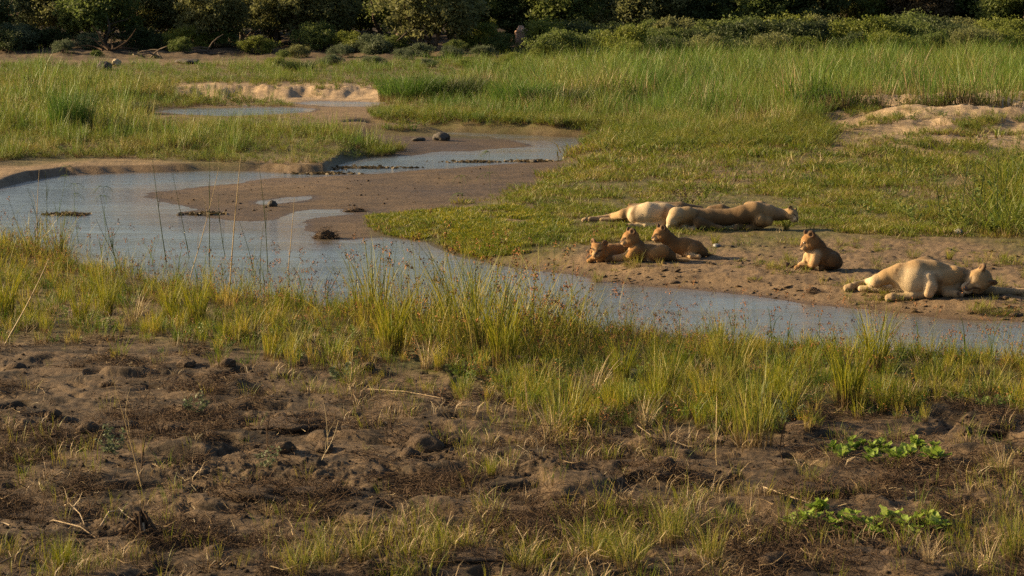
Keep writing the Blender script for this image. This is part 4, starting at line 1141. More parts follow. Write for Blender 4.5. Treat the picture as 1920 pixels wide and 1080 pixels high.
# ---------------------------------------------------------------- rocks, clods, roots, sticks
def build_debris():
    def rock(name, px, py, rx, ry, rz, mat, label, cat, seed, sink=.25, sub=3):
        X, Y, Z = hit1(px, py)
        me = blob_mesh(name, seed, sub, .35, 1.0)
        me.transform(Matrix.Diagonal((rx, ry, rz, 1)))
        o = ob(name, me, mat, None, (X, Y, max(Z, -.05) + rz * (1 - 2 * sink)))
        o.rotation_euler.z = seed * .3
        if label: tag(o, label, cat)
        return o
    rock('boulder', 219, 124, .20, .18, .17, M_ROCKP, 'pale rounded boulder at the foot of the far left bank', 'boulder', 3, .1)
    rock('boulder', 250, 121, .13, .1, .10, M_ROCKP, 'small white stone right of the pale boulder', 'stone', 4)
    rock('boulder', 252, 101, .10, .08, .07, M_ROCKP, 'small white stone high on the far left bank', 'stone', 5)
    rock('boulder', 352, 119, .9, .5, .12, M_ROCKD, 'long flat dark rock slab under the far left bank', 'rock', 6)
    rock('boulder', 196, 131, .36, .3, .24, M_ROCKD, 'black boulder left of the pale rounded boulder', 'boulder', 7)
    rock('boulder', 432, 75, .12, .1, .25, M_ROCKP, 'upright pale stone among the left trees', 'stone', 8)
    rock('boulder', 1000, 86, .16, .12, .12, M_ROCKP, 'whitish stone beside the earth mound under the trees', 'stone', 9)
    rock('boulder', 510, 387, .085, .08, .075, M_ROCKD, 'dark round stone on the sand bar pool', 'stone', 10)
    rock('boulder', 338, 405, .07, .06, .03, M_ROCKD, 'small dark stone in the water off the sand bar tip', 'stone', 11)
    rock('boulder', 1344, 462, .07, .06, .03, M_ROCKG, 'grey stone behind the resting cubs', 'stone', 16)
    rock('boulder', 827, 263, .26, .2, .13, M_ROCKD, 'dark lump on the far wet sand flat', 'driftwood lump', 12)
    rock('boulder', 785, 264, .2, .12, .06, M_ROCKD, 'low dark lump left of the larger lump on the wet flat', 'driftwood lump', 13)
    rock('boulder', 1035, 246, .22, .15, .09, M_ROCKD, 'dark lump on the far pale river edge', 'stone', 14)
    rock('boulder', 1798, 439, .09, .07, .06, M_ROCKG, 'grey stone in the grass behind the right lioness', 'stone', 15)
    rock('boulder', 1000, 304, .10, .08, .05, M_ROCKD, 'dark pebble cluster at the upper water edge', 'stone', 17)
    # termite mound / fallen stump under trees
    o = rock('earth_mound', 980, 90, .42, .35, .62, M_TERM, 'reddish eroded earth mound at the foot of the dark trees', 'earth mound', 20, .12, 4)
    # mound of clods in the foreground
    r = random.Random(21)
    cl = [(795, 838, .15, .09), (765, 850, .10, .06), (822, 852, .09, .05), (535, 850, .09, .065), (165, 815, .10, .07), (325, 800, .11, .05), (100, 780, .09, .06), (610, 845, .10, .06), (1240, 885, .12, .08),
          (1205, 880, .08, .05), (1500, 812, .14, .06), (970, 685, .10, .07), (1000, 700, .12, .08), (1050, 935, .10, .05), (1810, 812, .08, .05), (1850, 705, .07, .05), (690, 700, .08, .04), (430, 690, .09, .05), (200, 720, .10, .04),
          (350, 690, .12, .05), (30, 690, .12, .05), (850, 830, .08, .05), (1130, 820, .07, .04), (880, 1000, .08, .05), (1680, 1050, .10, .06), (1450, 1060, .12, .06), (400, 1030, .07, .03), (1330, 830, .06, .04), (1750, 900, .05, .03)]
    for i, (px, py, rr, rz) in enumerate(cl):
        o = rock('soil_clod', px, py, rr, rr * .8, rz, M_CLOD, None, None, 30 + i, .3)
        reg('on the foreground mud', o, ('large' if rr > .11 else 'small') + ' dark earth clod', 'clod', 'earth clods on the foreground mud')
    for i, (px, py, rr, rz) in enumerate([(1522, 545, .085, .035), (1650, 562, .07, .035), (1886, 560, .08, .03), (1905, 592, .08, .03), (1265, 530, .07, .02), (1820, 588, .06, .02), (1440, 500, .05, .02), (1475, 500, .08, .045)]):
        o = rock('soil_clod', px, py, rr, rr * .7, rz, M_CLOD, None, None, 70 + i, .3)
        reg('on the bank beside the lions', o, 'black lump of dung', 'dung', 'lumps of dung on the lions bank')
    # root tangles
    def tangle(px, py, n, L, spread, rad, mat, label, seed, dome=.12):
        X, Y, Z = hit1(px, py)
        rr = np.random.RandomState(seed); parts = []
        for i in range(n):
            a = rr.rand() * 6.283; q = spread * math.sqrt(rr.rand())
            p = np.array([math.cos(a) * q * 1.3, math.sin(a) * q * .8, 0.0]); p[2] = dome * (1 - (q / spread) ** 2) * rr.rand()
            d = rr.randn(3) * np.array([1, .7, .5]); d /= np.linalg.norm(d); pts = [p]
            for s in range(5):
                d = d + rr.randn(3) * .45; d[2] -= .08; d /= np.linalg.norm(d)
                w = pts[-1] + d * L * (.5 + rr.rand() * .6) / 5; w[2] = max(w[2], -.02); pts.append(w)
            q = rad * (.4 + 1.1 * rr.rand() ** 2)
            parts.append(tube(pts, [q, q, q * .9, q * .8, q * .6, q * .3], 3))
        V, F, t, b = join_geo(parts)
        me = mesh_np('root_tangle', V, F, {'tip': t * 0 + .6, 'bv': b})
        e = empty('root_tangle', (X, Y, Z))
        ob('roots', me, mat, e)
        bl = blob_mesh('root_soil', seed, 3, .5, 1.0); bl.transform(Matrix.Diagonal((spread * 1.0, spread * .65, dome * .62, 1)))
        ob('soil_core', bl, M_CLOD, e)
        tag(e, label, 'root tangle', 'uprooted root tangles on the foreground mud')
    tangle(480, 930, 520, .22, .34, .0032, M_ROOT, 'widest dark tangle of dead roots, left of centre in the foreground', 1, .15)
    tangle(600, 930, 260, .22, .24, .003, M_ROOT, 'brown root tangle touching the right side of the widest tangle', 2, .10)
    tangle(100, 960, 420, .26, .38, .003, M_ROOT, 'flat dark root tangle at the lower left behind pale sticks', 3, .09)
    tangle(1520, 925, 420, .24, .30, .003, M_ROOT, 'black hollow root tangle beside the lower leafy patch', 4, .11)
    tangle(790, 828, 300, .20, .26, .003, M_ROOT, 'dark root tangle on the clod mound at centre', 5, .12)
    tangle(540, 800, 320, .24, .34, .003, M_ROOT, 'long low root tangle across the hollow at left centre', 6, .08)
    tangle(1220, 890, 240, .20, .24, .003, M_ROOT, 'root tangle on the hump right of centre', 7, .09)
    tangle(1050, 945, 240, .20, .26, .003, M_ROOT, 'low root tangle above the central green sprouts', 8, .07)
    tangle(1850, 800, 200, .18, .20, .003, M_ROOT, 'small root tangle near the right frame edge', 9, .08)
    tangle(1020, 700, 260, .18, .22, .003, M_ROOT, 'dark root tangle under the central grass tufts', 10, .13)
    tangle(200, 800, 240, .2, .26, .003, M_ROOT, 'root tangle near the left forb', 11, .08)
    tangle(1650, 1060, 300, .26, .40, .003, M_ROOT, 'brown matted roots below the lower leafy patch', 12, .07)
    tangle(880, 1050, 200, .24, .30, .003, M_ROOT, 'dark matted roots among the sprouts at bottom centre', 13, .06)
    tangle(1700, 742, 160, .2, .22, .003, M_ROOT, 'black roots under the overhanging grass at right', 14, .07)
    tangle(1310, 830, 200, .2, .24, .003, M_ROOT, 'dark roots at the foot of the tall straw tuft', 15, .07)
    X, Y, Z = hit1(612, 450)
    tangle(612, 447, 420, .12, .17, .0035, M_ROOT, 'shaggy brown grass sod standing in the shallows below the sand bar', 16, .20)
    tangle(665, 396, 160, .14, .18, .003, M_ROOT, 'small dark driftweed heap on the sand bar edge', 17, .08)
    tangle(1530, 548, 120, .10, .10, .003, M_ROOT, 'black dung heap on the bare bank below the sitting cub', 18, .04)
    # stump with pale curved sticks, lower left
    X, Y, Z = hit1(262, 1005)
    e = empty('torn_stump', (X, Y, Z))
    tag(e, 'torn dark root stump with a pale peeled stick, lower left', 'stump')
    parts = []
    rr = np.random.RandomState(5)
    for i in range(46):
        a = rr.rand() * 6.283; top = np.array([.03 * rr.randn(), .03 * rr.randn(), .16 + .03 * rr.randn()])
        foot = np.array([math.cos(a) * .20 - .03, math.sin(a) * .13, -.02])
        mid = (top + foot) / 2 + rr.randn(3) * .015 + np.array([0, 0, -.015])
        parts.append(tube([top, mid, foot], [.009, .014, .011], 4))
    V, F, t, b = join_geo(parts); ob('stump_fibres', mesh_np('stump_fibres', V, F), M_ROOT, e)
    V, F, t, b = tube([(.03, -.03, .14), (.045, -.07, .07), (.09, -.09, .03), (.15, -.10, .005)], [.008, .013, .012, .006], 7)
    ob('peeled_stick', mesh_np('peeled_stick', V, F), M_STICK, e)
    def stick(pts_px, rad, mat, label, lift=.02):
        P = [hit1(*p[:2]) for p in pts_px]
        o0 = P[0]
        pts = [(p[0] - o0[0], p[1] - o0[1], p[2] - o0[2] + lift + (q[2] if len(q) > 2 else 0)) for p, q in zip(P, pts_px)]
        n = len(pts)
        V, F, t, b = tube(pts, [rad * (1 - .5 * i / (n - 1)) for i in range(n)], 6)
        o = ob('dead_stick', mesh_np('dead_stick', V, F, {'tip': t * 0 + .7, 'bv': b}), mat, None, o0)
        tag(o, label, 'stick', 'dead sticks on the foreground mud')
    stick([(188, 988), (205, 978, .05), (225, 975, .06), (250, 982, .02)], .007, M_STICK, 'pale arched stick left of the torn stump')
    stick([(60, 968), (100, 978), (150, 992), (190, 1000)], .006, M_STICK, 'long pale root running towards the torn stump')
    stick([(95, 945, .02), (130, 952, .03), (150, 970, .02), (158, 985)], .005, M_STICK, 'thin curved root above the long pale root')
    stick([(0, 986), (8, 986), (18, 990)], .009, M_STICK, 'short pale stick end at the left frame edge')
    stick([(410, 785), (470, 788), (540, 787), (585, 780)], .010, M_ROOT, 'straight brown branch lying in the left centre hollow')
    stick([(318, 772), (345, 778), (400, 784)], .007, M_ROOT, 'thin brown twig left of the straight branch')
    stick([(1265, 834), (1290, 838), (1308, 839)], .006, M_STICK, 'short pale stick right of centre')
    stick([(1195, 800, .02), (1225, 825, .0), (1260, 838)], .005, M_STICK, 'thin straw stick leaning over the hump at right centre')
    stick([(1430, 915, .03), (1470, 935, .03), (1520, 955), (1550, 962)], .006, M_STICK, 'pale forked root in front of the black hollow')
    stick([(1480, 915), (1510, 905, .03), (1545, 892, .02)], .005, M_STICK, 'pale root rising across the black hollow')
    stick([(1600, 712), (1640, 716), (1700, 708)], .007, M_STICK, 'yellow fallen reed at the mud edge')
    stick([(0, 1075, .03), (60, 1045, .06), (90, 1030, .05)], .008, M_DRY, 'green yellow reed blade across the bottom left corner')
    stick([(690, 728), (760, 738), (830, 752)], .006, M_STICK, 'thin twig below the central tufts')
    stick([(350, 570), (240, 545, .05), (150, 548, .08)], .006, M_ROOT, 'dark bent stalk lying over the left grass', .05)
    stick([(1700, 392), (1740, 390), (1800, 388)], .008, M_STICK, 'pale stick in the grass behind the right lioness', .02)
    # driftwood on the far left bank and fallen logs
    def branch(px, py, L, seed, label, mat=M_ROOT):
        X, Y, Z = hit1(px, py); rr = np.random.RandomState(seed); parts = []
        for i in range(7):
            d = np.array([rr.randn(), rr.randn() * .4, .3 + .3 * rr.rand()]); d /= np.linalg.norm(d); pts = [np.array([rr.randn() * L * .2, 0, .05])]
            for s in range(4):
                d = d + rr.randn(3) * .3; d[2] -= .12; d /= np.linalg.norm(d); pts.append(pts[-1] + d * L * .25)
            parts.append(tube(pts, [.05, .045, .035, .03, .015], 5))
        V, F, t, b = join_geo(parts)
        o = ob('fallen_branch', mesh_np('fallen_branch', V, F), mat, None, (X, Y, Z))
        tag(o, label, 'branch', 'fallen branches on the far bank')
    branch(205, 97, 1.6, 1, 'tangled dark fallen branch on the far left bank')
    branch(290, 108, 1.2, 2, 'brown fallen branches right of the pale boulder', M_BARK)
    branch(385, 98, 1.4, 3, 'fallen branch above the flat grey slab', M_BARK)
    branch(975, 76, 1.0, 4, 'dark bare branch beside the reddish earth mound')
    branch(1100, 80, 1.4, 5, 'fallen logs in the shade of the dark trees', M_BARKP)
    # floating weed rafts on the river
    for i, (px, py, w) in enumerate([(560, 318, .9), (690, 315, 1.0), (1000, 303, .5), (610, 326, .6), (125, 403, .35), (385, 402, .3), (890, 304, .6)]):
        x, y = ground0(px, py); rr = np.random.RandomState(i)
        C = np.stack([rr.randn(260) * w * .5, rr.randn(260) * .10, np.abs(rr.randn(260)) * .012 + .004], 1)
        V, F = leaf_quads(C, .07, rr, .85)
        o = ob('weed_raft', mesh_np('weed_raft', V, F, {'bv': rr.rand(260).repeat(4)}, False), M_TREE[5], None, (float(x), float(y), 0))
        reg('afloat', o, 'dark strip of weed on the water', 'weed raft', 'floating weed on the river')
build_debris()

# ---------------------------------------------------------------- lions: one continuous surface per animal, from blended limbs
TAWNY = (.285, .182, .085); BACK_SHADE = (.150, .092, .042); PALE = (.45, .345, .215); WHITE = (.62, .52, .37); DARK = (.035, .022, .016)  # the back tone is deepened to imitate shaded flanks too
GREYT = (.27, .19, .11)
CUB = (.255, .130, .045); CUBD = (.105, .058, .024); CUBP = (.42, .28, .15)  # dark cub tone: brown back coat, deepened to imitate flank shade

def mat_fur():
    m = NT('fur')
    co = m.coords()
    c = m.attr('col', 'Color')
    n = m.noise(40, 4, .7, co); n2 = m.noise(9, 3, .6, co); n3 = m.noise(160, 2, .6, co)
    k = m.math('ADD', .70, m.math('MULTIPLY', n, .20)); k = m.math('ADD', k, m.math('MULTIPLY', n2, .40))
    cc = m.new('ShaderNodeCombineColor')
    for i in range(3): m.link(k, cc.inputs[i])
    c2 = m.mix(1.0, c, cc.outputs[0], 'MULTIPLY')
    nb = m.bump(m.math('ADD', n, m.math('MULTIPLY', n3, .6)), .006, .7)
    return m.done(m.principled(c2, .8, .15, nb, Sheen_Weight=.06, Sheen_Roughness=.5))
M_FUR = mat_fur()
def mat_gloss(name, c, r):
    m = NT(name); n = m.noise(80, 2, .5, m.coords())
    return m.done(m.principled(m.ramp(n, [(.3, c), (.7, tuple(x * 1.4 for x in c))]), r, .5))
M_NOSE = mat_gloss('nose_skin', (.045, .022, .018), .45)
M_EYE = mat_gloss('eye_dark', (.015, .010, .006), .15)

def animal_mesh(name, prims, vox):
    """prims: dict(a, b, ra, rb, col, k) round cones; or ell: (c, axes 3x3 unit rows, radii)"""
    lo = np.full(3, 1e9); hi = np.full(3, -1e9)
    for p in prims:
        for q, r in ((p['a'], p['ra']), (p['b'], p['rb'])):
            lo = np.minimum(lo, q - r - .05); hi = np.maximum(hi, q + r + .05)
    n = np.ceil((hi - lo) / vox).astype(int) + 1
    ax = [lo[i] + vox * np.arange(n[i]) for i in range(3)]
    D = np.full(n, .3, np.float32)
    def seg_d(P, p):
        ab = p['b'] - p['a']; L = ab.dot(ab)
        t = np.clip(((P - p['a']) @ ab) / L, 0, 1) if L > 1e-10 else np.zeros(P.shape[:-1])
        q = P - p['a'] - t[..., None] * ab
        if p.get('flat') is not None:           # squash along an axis: thin ears, flat paws
            nrm, f = p['flat']; h = q @ nrm; q = q + (h * (f - 1))[..., None] * nrm
        return np.sqrt((q ** 2).sum(-1)) - (p['ra'] + (p['rb'] - p['ra']) * t)
    for p in prims:
        if p.get('only'): continue
        k = p['k']; R = max(p['ra'], p['rb']) + k + 2 * vox
        l = np.minimum(p['a'], p['b']) - R; h = np.maximum(p['a'], p['b']) + R
        i0 = np.clip(((l - lo) / vox).astype(int), 0, n); i1 = np.clip(((h - lo) / vox).astype(int) + 2, 0, n)
        sl = tuple(slice(i0[i], i1[i]) for i in range(3))
        P = np.stack(np.meshgrid(*[ax[i][sl[i]] for i in range(3)], indexing='ij'), -1)
        d = seg_d(P, p); cur = D[sl]
        if p.get('cut'):
            D[sl] = np.maximum(cur, -d)
        else:
            hh = np.clip(.5 + .5 * (cur - d) / k, 0, 1)
            D[sl] = cur * (1 - hh) + d * hh - k * hh * (1 - hh)
    # slight muscle unevenness and matted coat
    G = np.stack(np.meshgrid(ax[0], ax[1], ax[2], indexing='ij'), -1)
    near = np.abs(D) < .05
    g = G[near]
    D[near] += (.0045 * gnoise(g[:, 0] * 9 + g[:, 1] * 4, g[:, 2] * 9 - g[:, 1] * 5, 3) + .0009 * gnoise(g[:, 0] * 34 + g[:, 1] * 11, g[:, 2] * 34 + g[:, 1] * 15, 4)).astype(np.float32)
    # surface nets
    s = D < 0
    c = np.stack([s[dx:n[0] - 1 + dx, dy:n[1] - 1 + dy, dz:n[2] - 1 + dz] for dx in (0, 1) for dy in (0, 1) for dz in (0, 1)], 0)
    act = c.any(0) & ~c.all(0)
    ids = np.argwhere(act)
    idx = np.full(act.shape, -1); idx[act] = np.arange(len(ids))
    acc = np.zeros((len(ids), 3)); cnt = np.zeros(len(ids))
    corners = [(dx, dy, dz) for dx in (0, 1) for dy in (0, 1) for dz in (0, 1)]
    for a in corners:
        for axis in range(3):
            if a[axis] == 0:
                b = list(a); b[axis] = 1
                A = ids + a; B = ids + b
                da = D[A[:, 0], A[:, 1], A[:, 2]]; db = D[B[:, 0], B[:, 1], B[:, 2]]
                m = (da < 0) != (db < 0)
                t = da / (da - db + 1e-12)
                pos = np.array(a, float)[None, :].repeat(len(ids), 0); pos[:, axis] = t
                acc[m] += pos[m]; cnt[m] += 1
    V = lo + (ids + acc / cnt[:, None]) * vox
    F = []
    for axis in range(3):
        u, w = [(1, 2), (2, 0), (0, 1)][axis]
        sh = [slice(None)] * 3; sh2 = [slice(None)] * 3
        sh[axis] = slice(0, n[axis] - 1); sh2[axis] = slice(1, n[axis])
        ch = s[tuple(sh)] != s[tuple(sh2)]
        e = np.argwhere(ch)
        e = e[(e[:, u] > 0) & (e[:, w] > 0) & (e[:, u] < n[u] - 1) & (e[:, w] < n[w] - 1)]
        du = np.zeros(3, int); du[u] = 1; dw = np.zeros(3, int); dw[w] = 1
        q = [e - du - dw, e - dw, e, e - du]
        f = np.stack([idx[x[:, 0], x[:, 1], x[:, 2]] for x in q], 1)
        ins = s[e[:, 0], e[:, 1], e[:, 2]]
        f[~ins] = f[~ins][:, ::-1]
        F.append(f)
    F = np.concatenate(F)
    # marks are laid on the surface that faces the viewer
    C0 = np.array([0, 0, CAM_H])
    def snap(p, depth=0.0):
        d = (p - C0) / np.linalg.norm(p - C0); base = p - d * .9
        for t in np.arange(0, 1.5, vox * .5):
            q = base + d * t; ii = np.round((q - lo) / vox).astype(int)
            if (ii >= 0).all() and (ii < n).all() and D[ii[0], ii[1], ii[2]] < 0: return q + d * depth
        return p
    def snapdir(p, f):
        for t in np.arange(0, .5, vox * .5):
            q = p + f * (.16 - t); ii = np.round((q - lo) / vox).astype(int)
            if (ii >= 0).all() and (ii < n).all() and D[ii[0], ii[1], ii[2]] < 0: return q
        return p
    animal_mesh.snapdir = snapdir
    for p in prims:
        if p.get('sdir') is not None: p['a'] = snapdir(p['a'], p['sdir']); p['b'] = snapdir(p['b'], p['sdir'])
        elif p.get('only'): p['a'] = snap(p['a'], .0); p['b'] = snap(p['b'], .0)
    animal_mesh.snap = snap
    # relax
    E = np.concatenate([F[:, [0, 1]], F[:, [1, 2]], F[:, [2, 3]], F[:, [3, 0]]])
    for it in range(3):
        sm = np.zeros_like(V); ct = np.zeros(len(V))
        np.add.at(sm, E[:, 0], V[E[:, 1]]); np.add.at(ct, E[:, 0], 1)
        np.add.at(sm, E[:, 1], V[E[:, 0]]); np.add.at(ct, E[:, 1], 1)
        V = V * .5 + .5 * sm / ct[:, None]
    W = np.zeros(len(V)); C = np.zeros((len(V), 3))
    for p in prims:
        if p.get('cut') and not p.get('paint'): continue
        d = seg_d(V, p); d = np.abs(d) if p.get('cut') else np.maximum(d, 0 if p.get('only') else -.012)
        w = np.exp(-np.clip(d / (p.get('soft', .018)), -1, 30)) * p.get('wt', 1)
        W += w; C += w[:, None] * np.array(p['col'])
    C /= W[:, None] + 1e-12
    return mesh_np(name, V, F, {'col': C})

class Beast:
    """joints are given where the photo shows them; the third number is the depth (m, + is farther) from the anchor on the ground"""
    def __init__(self, ax, ay):
        self.X0, self.Y0, self.Z0 = hit1(ax, ay)
        self.m = self.Y0 / FPX
        self.prims = []
        self.rest = []
    def P(self, px, py, d, r=None):
        if d is None:
            # rest on the ground
            Y = self.Y0
            for i in range(8):
                rx, rz = ray(px, py)
                zt = float(height(np.array([float(rx * Y)]), np.array([float(Y)]), False)[0]) + r * self.m * .85
                Y = .5 * Y + .5 * (zt - CAM_H) / rz
            Y = min(max(Y, self.Y0 - .7), self.Y0 + 1.0)
        else: Y = self.Y0 + d
        rx, rz = ray(px, py)
        return np.array([float(rx * Y), float(Y), float(CAM_H + rz * Y)])
    def c(self, pts, col, k=.05, **kw):
        """chain of (px, py, r_px, depth)"""
        Q = [(self.P(p[0], p[1], p[3], p[2]), p[2] * self.m) for p in pts]
        if len(Q) == 1: Q = [Q[0], Q[0]]
        cols = col if isinstance(col, list) else [col] * (len(Q) - 1)
        for i in range(len(Q) - 1):
            self.prims.append(dict(a=Q[i][0], b=Q[i + 1][0], ra=Q[i][1], rb=Q[i + 1][1], col=cols[min(i, len(cols) - 1)], k=k, **kw))
        return Q
    def paint(self, pts, col, soft=.006, wt=6, k=.01):
        self.c(pts, col, k, only=True, soft=soft, wt=wt)
    def ear(self, px, py, r, d, nx, ny, nz, front, back, thick=2.6):
        """cupped ear disc whose opening looks along (nx,ny,nz)"""
        n = np.array([nx, ny, nz], float); n /= np.linalg.norm(n)
        p = self.P(px, py, d); rr = r * self.m
        self.prims.append(dict(a=p, b=p + np.array([0, 0, .001]), ra=rr, rb=rr, col=back, k=.012, flat=(n, thick), soft=.006, wt=1.5))
        q = p + n * rr * .42
        self.prims.append(dict(a=q, b=q + np.array([0, 0, .001]), ra=rr * .42, rb=rr * .42, col=front, k=.01, cut=True, paint=True, soft=.006, wt=1.6))
    def ball(self, name, px, py, r, d, mat, parent, sx=1, sz=1):
        p = animal_mesh.snap(self.P(px, py, d), r * .25)
        me = blob_mesh(name, 1, 2, .05, 1.0); me.transform(Matrix.Diagonal((r * sx, r, r * sz, 1)))
        o = ob(name, me, mat, parent); o.location = Vector(p) - Vector((self.X0, self.Y0, self.Z0))
    def head(self, px, py, d, f, u, s, col, side, pale, cub=False, asleep=False, eardark=(.07, .045, .03)):
        """a whole head in its own frame: f forward, u up; s scales a grown head of 0.31 m"""
        f = np.array(f, float); f /= np.linalg.norm(f)
        u = np.array(u, float); u -= f * u.dot(f); u /= np.linalg.norm(u)
        r = np.cross(f, u); o = self.P(px, py, d)
        M = .80 if cub else 1.0                         # cubs: shorter muzzle
        def L(x, y, z): return o + (r * x + f * y * (M if y > .05 else 1) + u * z) * s
        def add(a, ra, col, b=None, rb=None, k=.02, **kw):
            A = L(*a); Bq = L(*b) if b else A + np.array([0, 0, 1e-4])
            self.prims.append(dict(a=A, b=Bq, ra=ra * s, rb=(rb if rb else ra) * s, col=col, k=k * s, **kw))
        add((0, -.02, .0), .105, col, (0, .02, .012), .100, k=.04)
        for q in (-1, 1):
            add((q * .040, .055, .040), .048, col, k=.03)
            add((q * .055, .035, -.035), .060, side, (q * .045, .075, -.035), .048, k=.03)
        add((0, .06, .042), .050, col, (0, .165, .004), .036, k=.03)
        for q in (-1, 1):
            add((q * .020, .155, -.028), .038, pale, (q * .022, .175, -.030), .033, k=.012)
        add((0, .10, -.072), .040, pale, (0, .155, -.072), .027, k=.015)
        er = .058 if cub else .046
        for q in (-1, 1):
            n = f * .62 + r * q * .70 + u * .12; n /= np.linalg.norm(n)
            p = L(q * .085, -.030, .098)
            self.prims.append(dict(a=p, b=p + np.array([0, 0, 1e-4]), ra=er * s, rb=er * s, col=eardark, k=.014, flat=(n, 2.3), soft=.006, wt=1.3))
            self.prims.append(dict(a=L(q * .062, -.012, .062), b=L(q * .078, -.024, .088), ra=.036 * s, rb=.030 * s, col=col, k=.02))
            c = p + n * er * s * .42
            self.prims.append(dict(a=c, b=c + np.array([0, 0, 1e-4]), ra=er * s * .46, rb=er * s * .46, col=(.34, .20, .11), k=.01, cut=True, paint=True, soft=.007, wt=1.8))
        def mark(a, b, rr, c, soft=.004, wt=7):
            self.prims.append(dict(a=L(*a), b=L(*b), ra=rr * s, rb=rr * s, col=c, k=.01, only=True, sdir=f, soft=soft * max(s, .6), wt=wt))
        mark((-.014, .18, .006), (.014, .18, .006), .012, DARK)
        mark((0, .18, -.008), (0, .18, -.046), .004, DARK)
        for q in (-1, 1):
            mark((0, .18, -.046), (q * .040, .15, -.060), .0045, DARK)
            mark((q * .034, .09, .036), (q * .062, .08, .040), .007 if asleep else .010, (.02, .012, .008))
            mark((q * .026, .11, .022), (q * .034, .09, .034), .004, (.06, .03, .02))
            mark((q * .040, .09, .016), (q * .066, .08, .016), .007, pale, .006, 3)
            mark((q * .030, .08, .062), (q * .050, .08, .066), .006, pale, .006, 2.5)
            mark((q * .030, .17, -.024), (q * .040, .16, -.034), .006, pale, .006, 3)
        return f, u, r, o, M, s
    def face(self, H, parent, asleep=False):
        f, u, r, o, M, s = H
        def L(x, y, z): return o + (r * x + f * y * (M if y > .05 else 1) + u * z) * s
        def put(name, x, z, rad, mat, sx=1., sz=1., sink=.35):
            p = animal_mesh.snapdir(L(x, .1, z), f) - f * rad * sink
            me = blob_mesh(name, 1, 2, .03, 1.0)
            R3 = Matrix(((r[0], f[0], u[0]), (r[1], f[1], u[1]), (r[2], f[2], u[2]))).to_4x4()
            me.transform(R3 @ Matrix.Diagonal((rad * sx, rad, rad * sz, 1)))
            q = ob(name, me, mat, parent); q.location = Vector(p) - Vector((self.X0, self.Y0, self.Z0))
        put('nose', 0, .004, .019 * s, M_NOSE, 1.25, .75)
        if not asleep:
            for q in (-1, 1): put('eye', q * .046, .036, .0135 * s, M_EYE, 1.1, .9)
    def build(self, name, label, cat, vox):
        me = animal_mesh(name, self.prims, vox)
        me.transform(Matrix.Translation((-self.X0, -self.Y0, -self.Z0)))
        o = ob(name, me, M_FUR, None, (self.X0, self.Y0, self.Z0))
        tag(o, label, cat)
        co = np.zeros(len(me.vertices) * 3, np.float32); me.vertices.foreach_get('co', co); co = co.reshape(-1, 3)
        no = np.zeros(len(me.vertices) * 3, np.float32); me.vertices.foreach_get('normal', no); no = no.reshape(-1, 3)
        cl = np.zeros(len(me.vertices) * 4, np.float32); me.attributes['col'].data.foreach_get('color', cl); cl = cl.reshape(-1, 4)[:, :3]
        r = np.random.RandomState(len(co)); n = int(len(co) * .55); ii = r.randint(0, len(co), n)
        L = (.016 if vox > .009 else .012) * (.5 + r.rand(n))[:, None]
        dr = no[ii] * .16 + np.array([.75, .1, -.25]) + r.randn(n, 3) * .16; dr /= np.linalg.norm(dr, axis=1)[:, None]
        sd = np.cross(dr, no[ii] + r.randn(n, 3) * .3); sd /= np.linalg.norm(sd, axis=1)[:, None] + 1e-6; sd *= .0028
        b = co[ii] - no[ii] * .002
        FV = np.stack([b - sd, b + sd, b + dr * L], 1).reshape(-1, 3)
        cc = np.clip(cl[ii] * (.84 + .30 * r.rand(n))[:, None], 0, 1).repeat(3, 0)
        fo = ob('fur', mesh_np('fur', FV, np.arange(3 * n).reshape(n, 3), {'col': cc}, False), M_FUR, o)
        fo['kind'] = 'stuff'
        zmin = min(p['a'][2] - p['ra'] for p in self.prims if not p.get('cut') and not p.get('only')) - self.Z0
        print('BEAST', name, 'zmin', round(zmin, 3), 'verts', len(me.vertices), 'y0', round(self.Y0, 2))
        return o

def paw(B, x, y, r, col, d=None, dirx=-1):
    """toes in front of a paw"""
    B.c([(x, y, r, d), (x + dirx * r * .9, y + r * .15, r * .82, d)], col, .02)
    for k in (-1, 0, 1):
        B.c([(x + dirx * r * (1.3 - .2 * abs(k)), y + r * .35 + k * r * .38, r * .42, d)], col, .012)

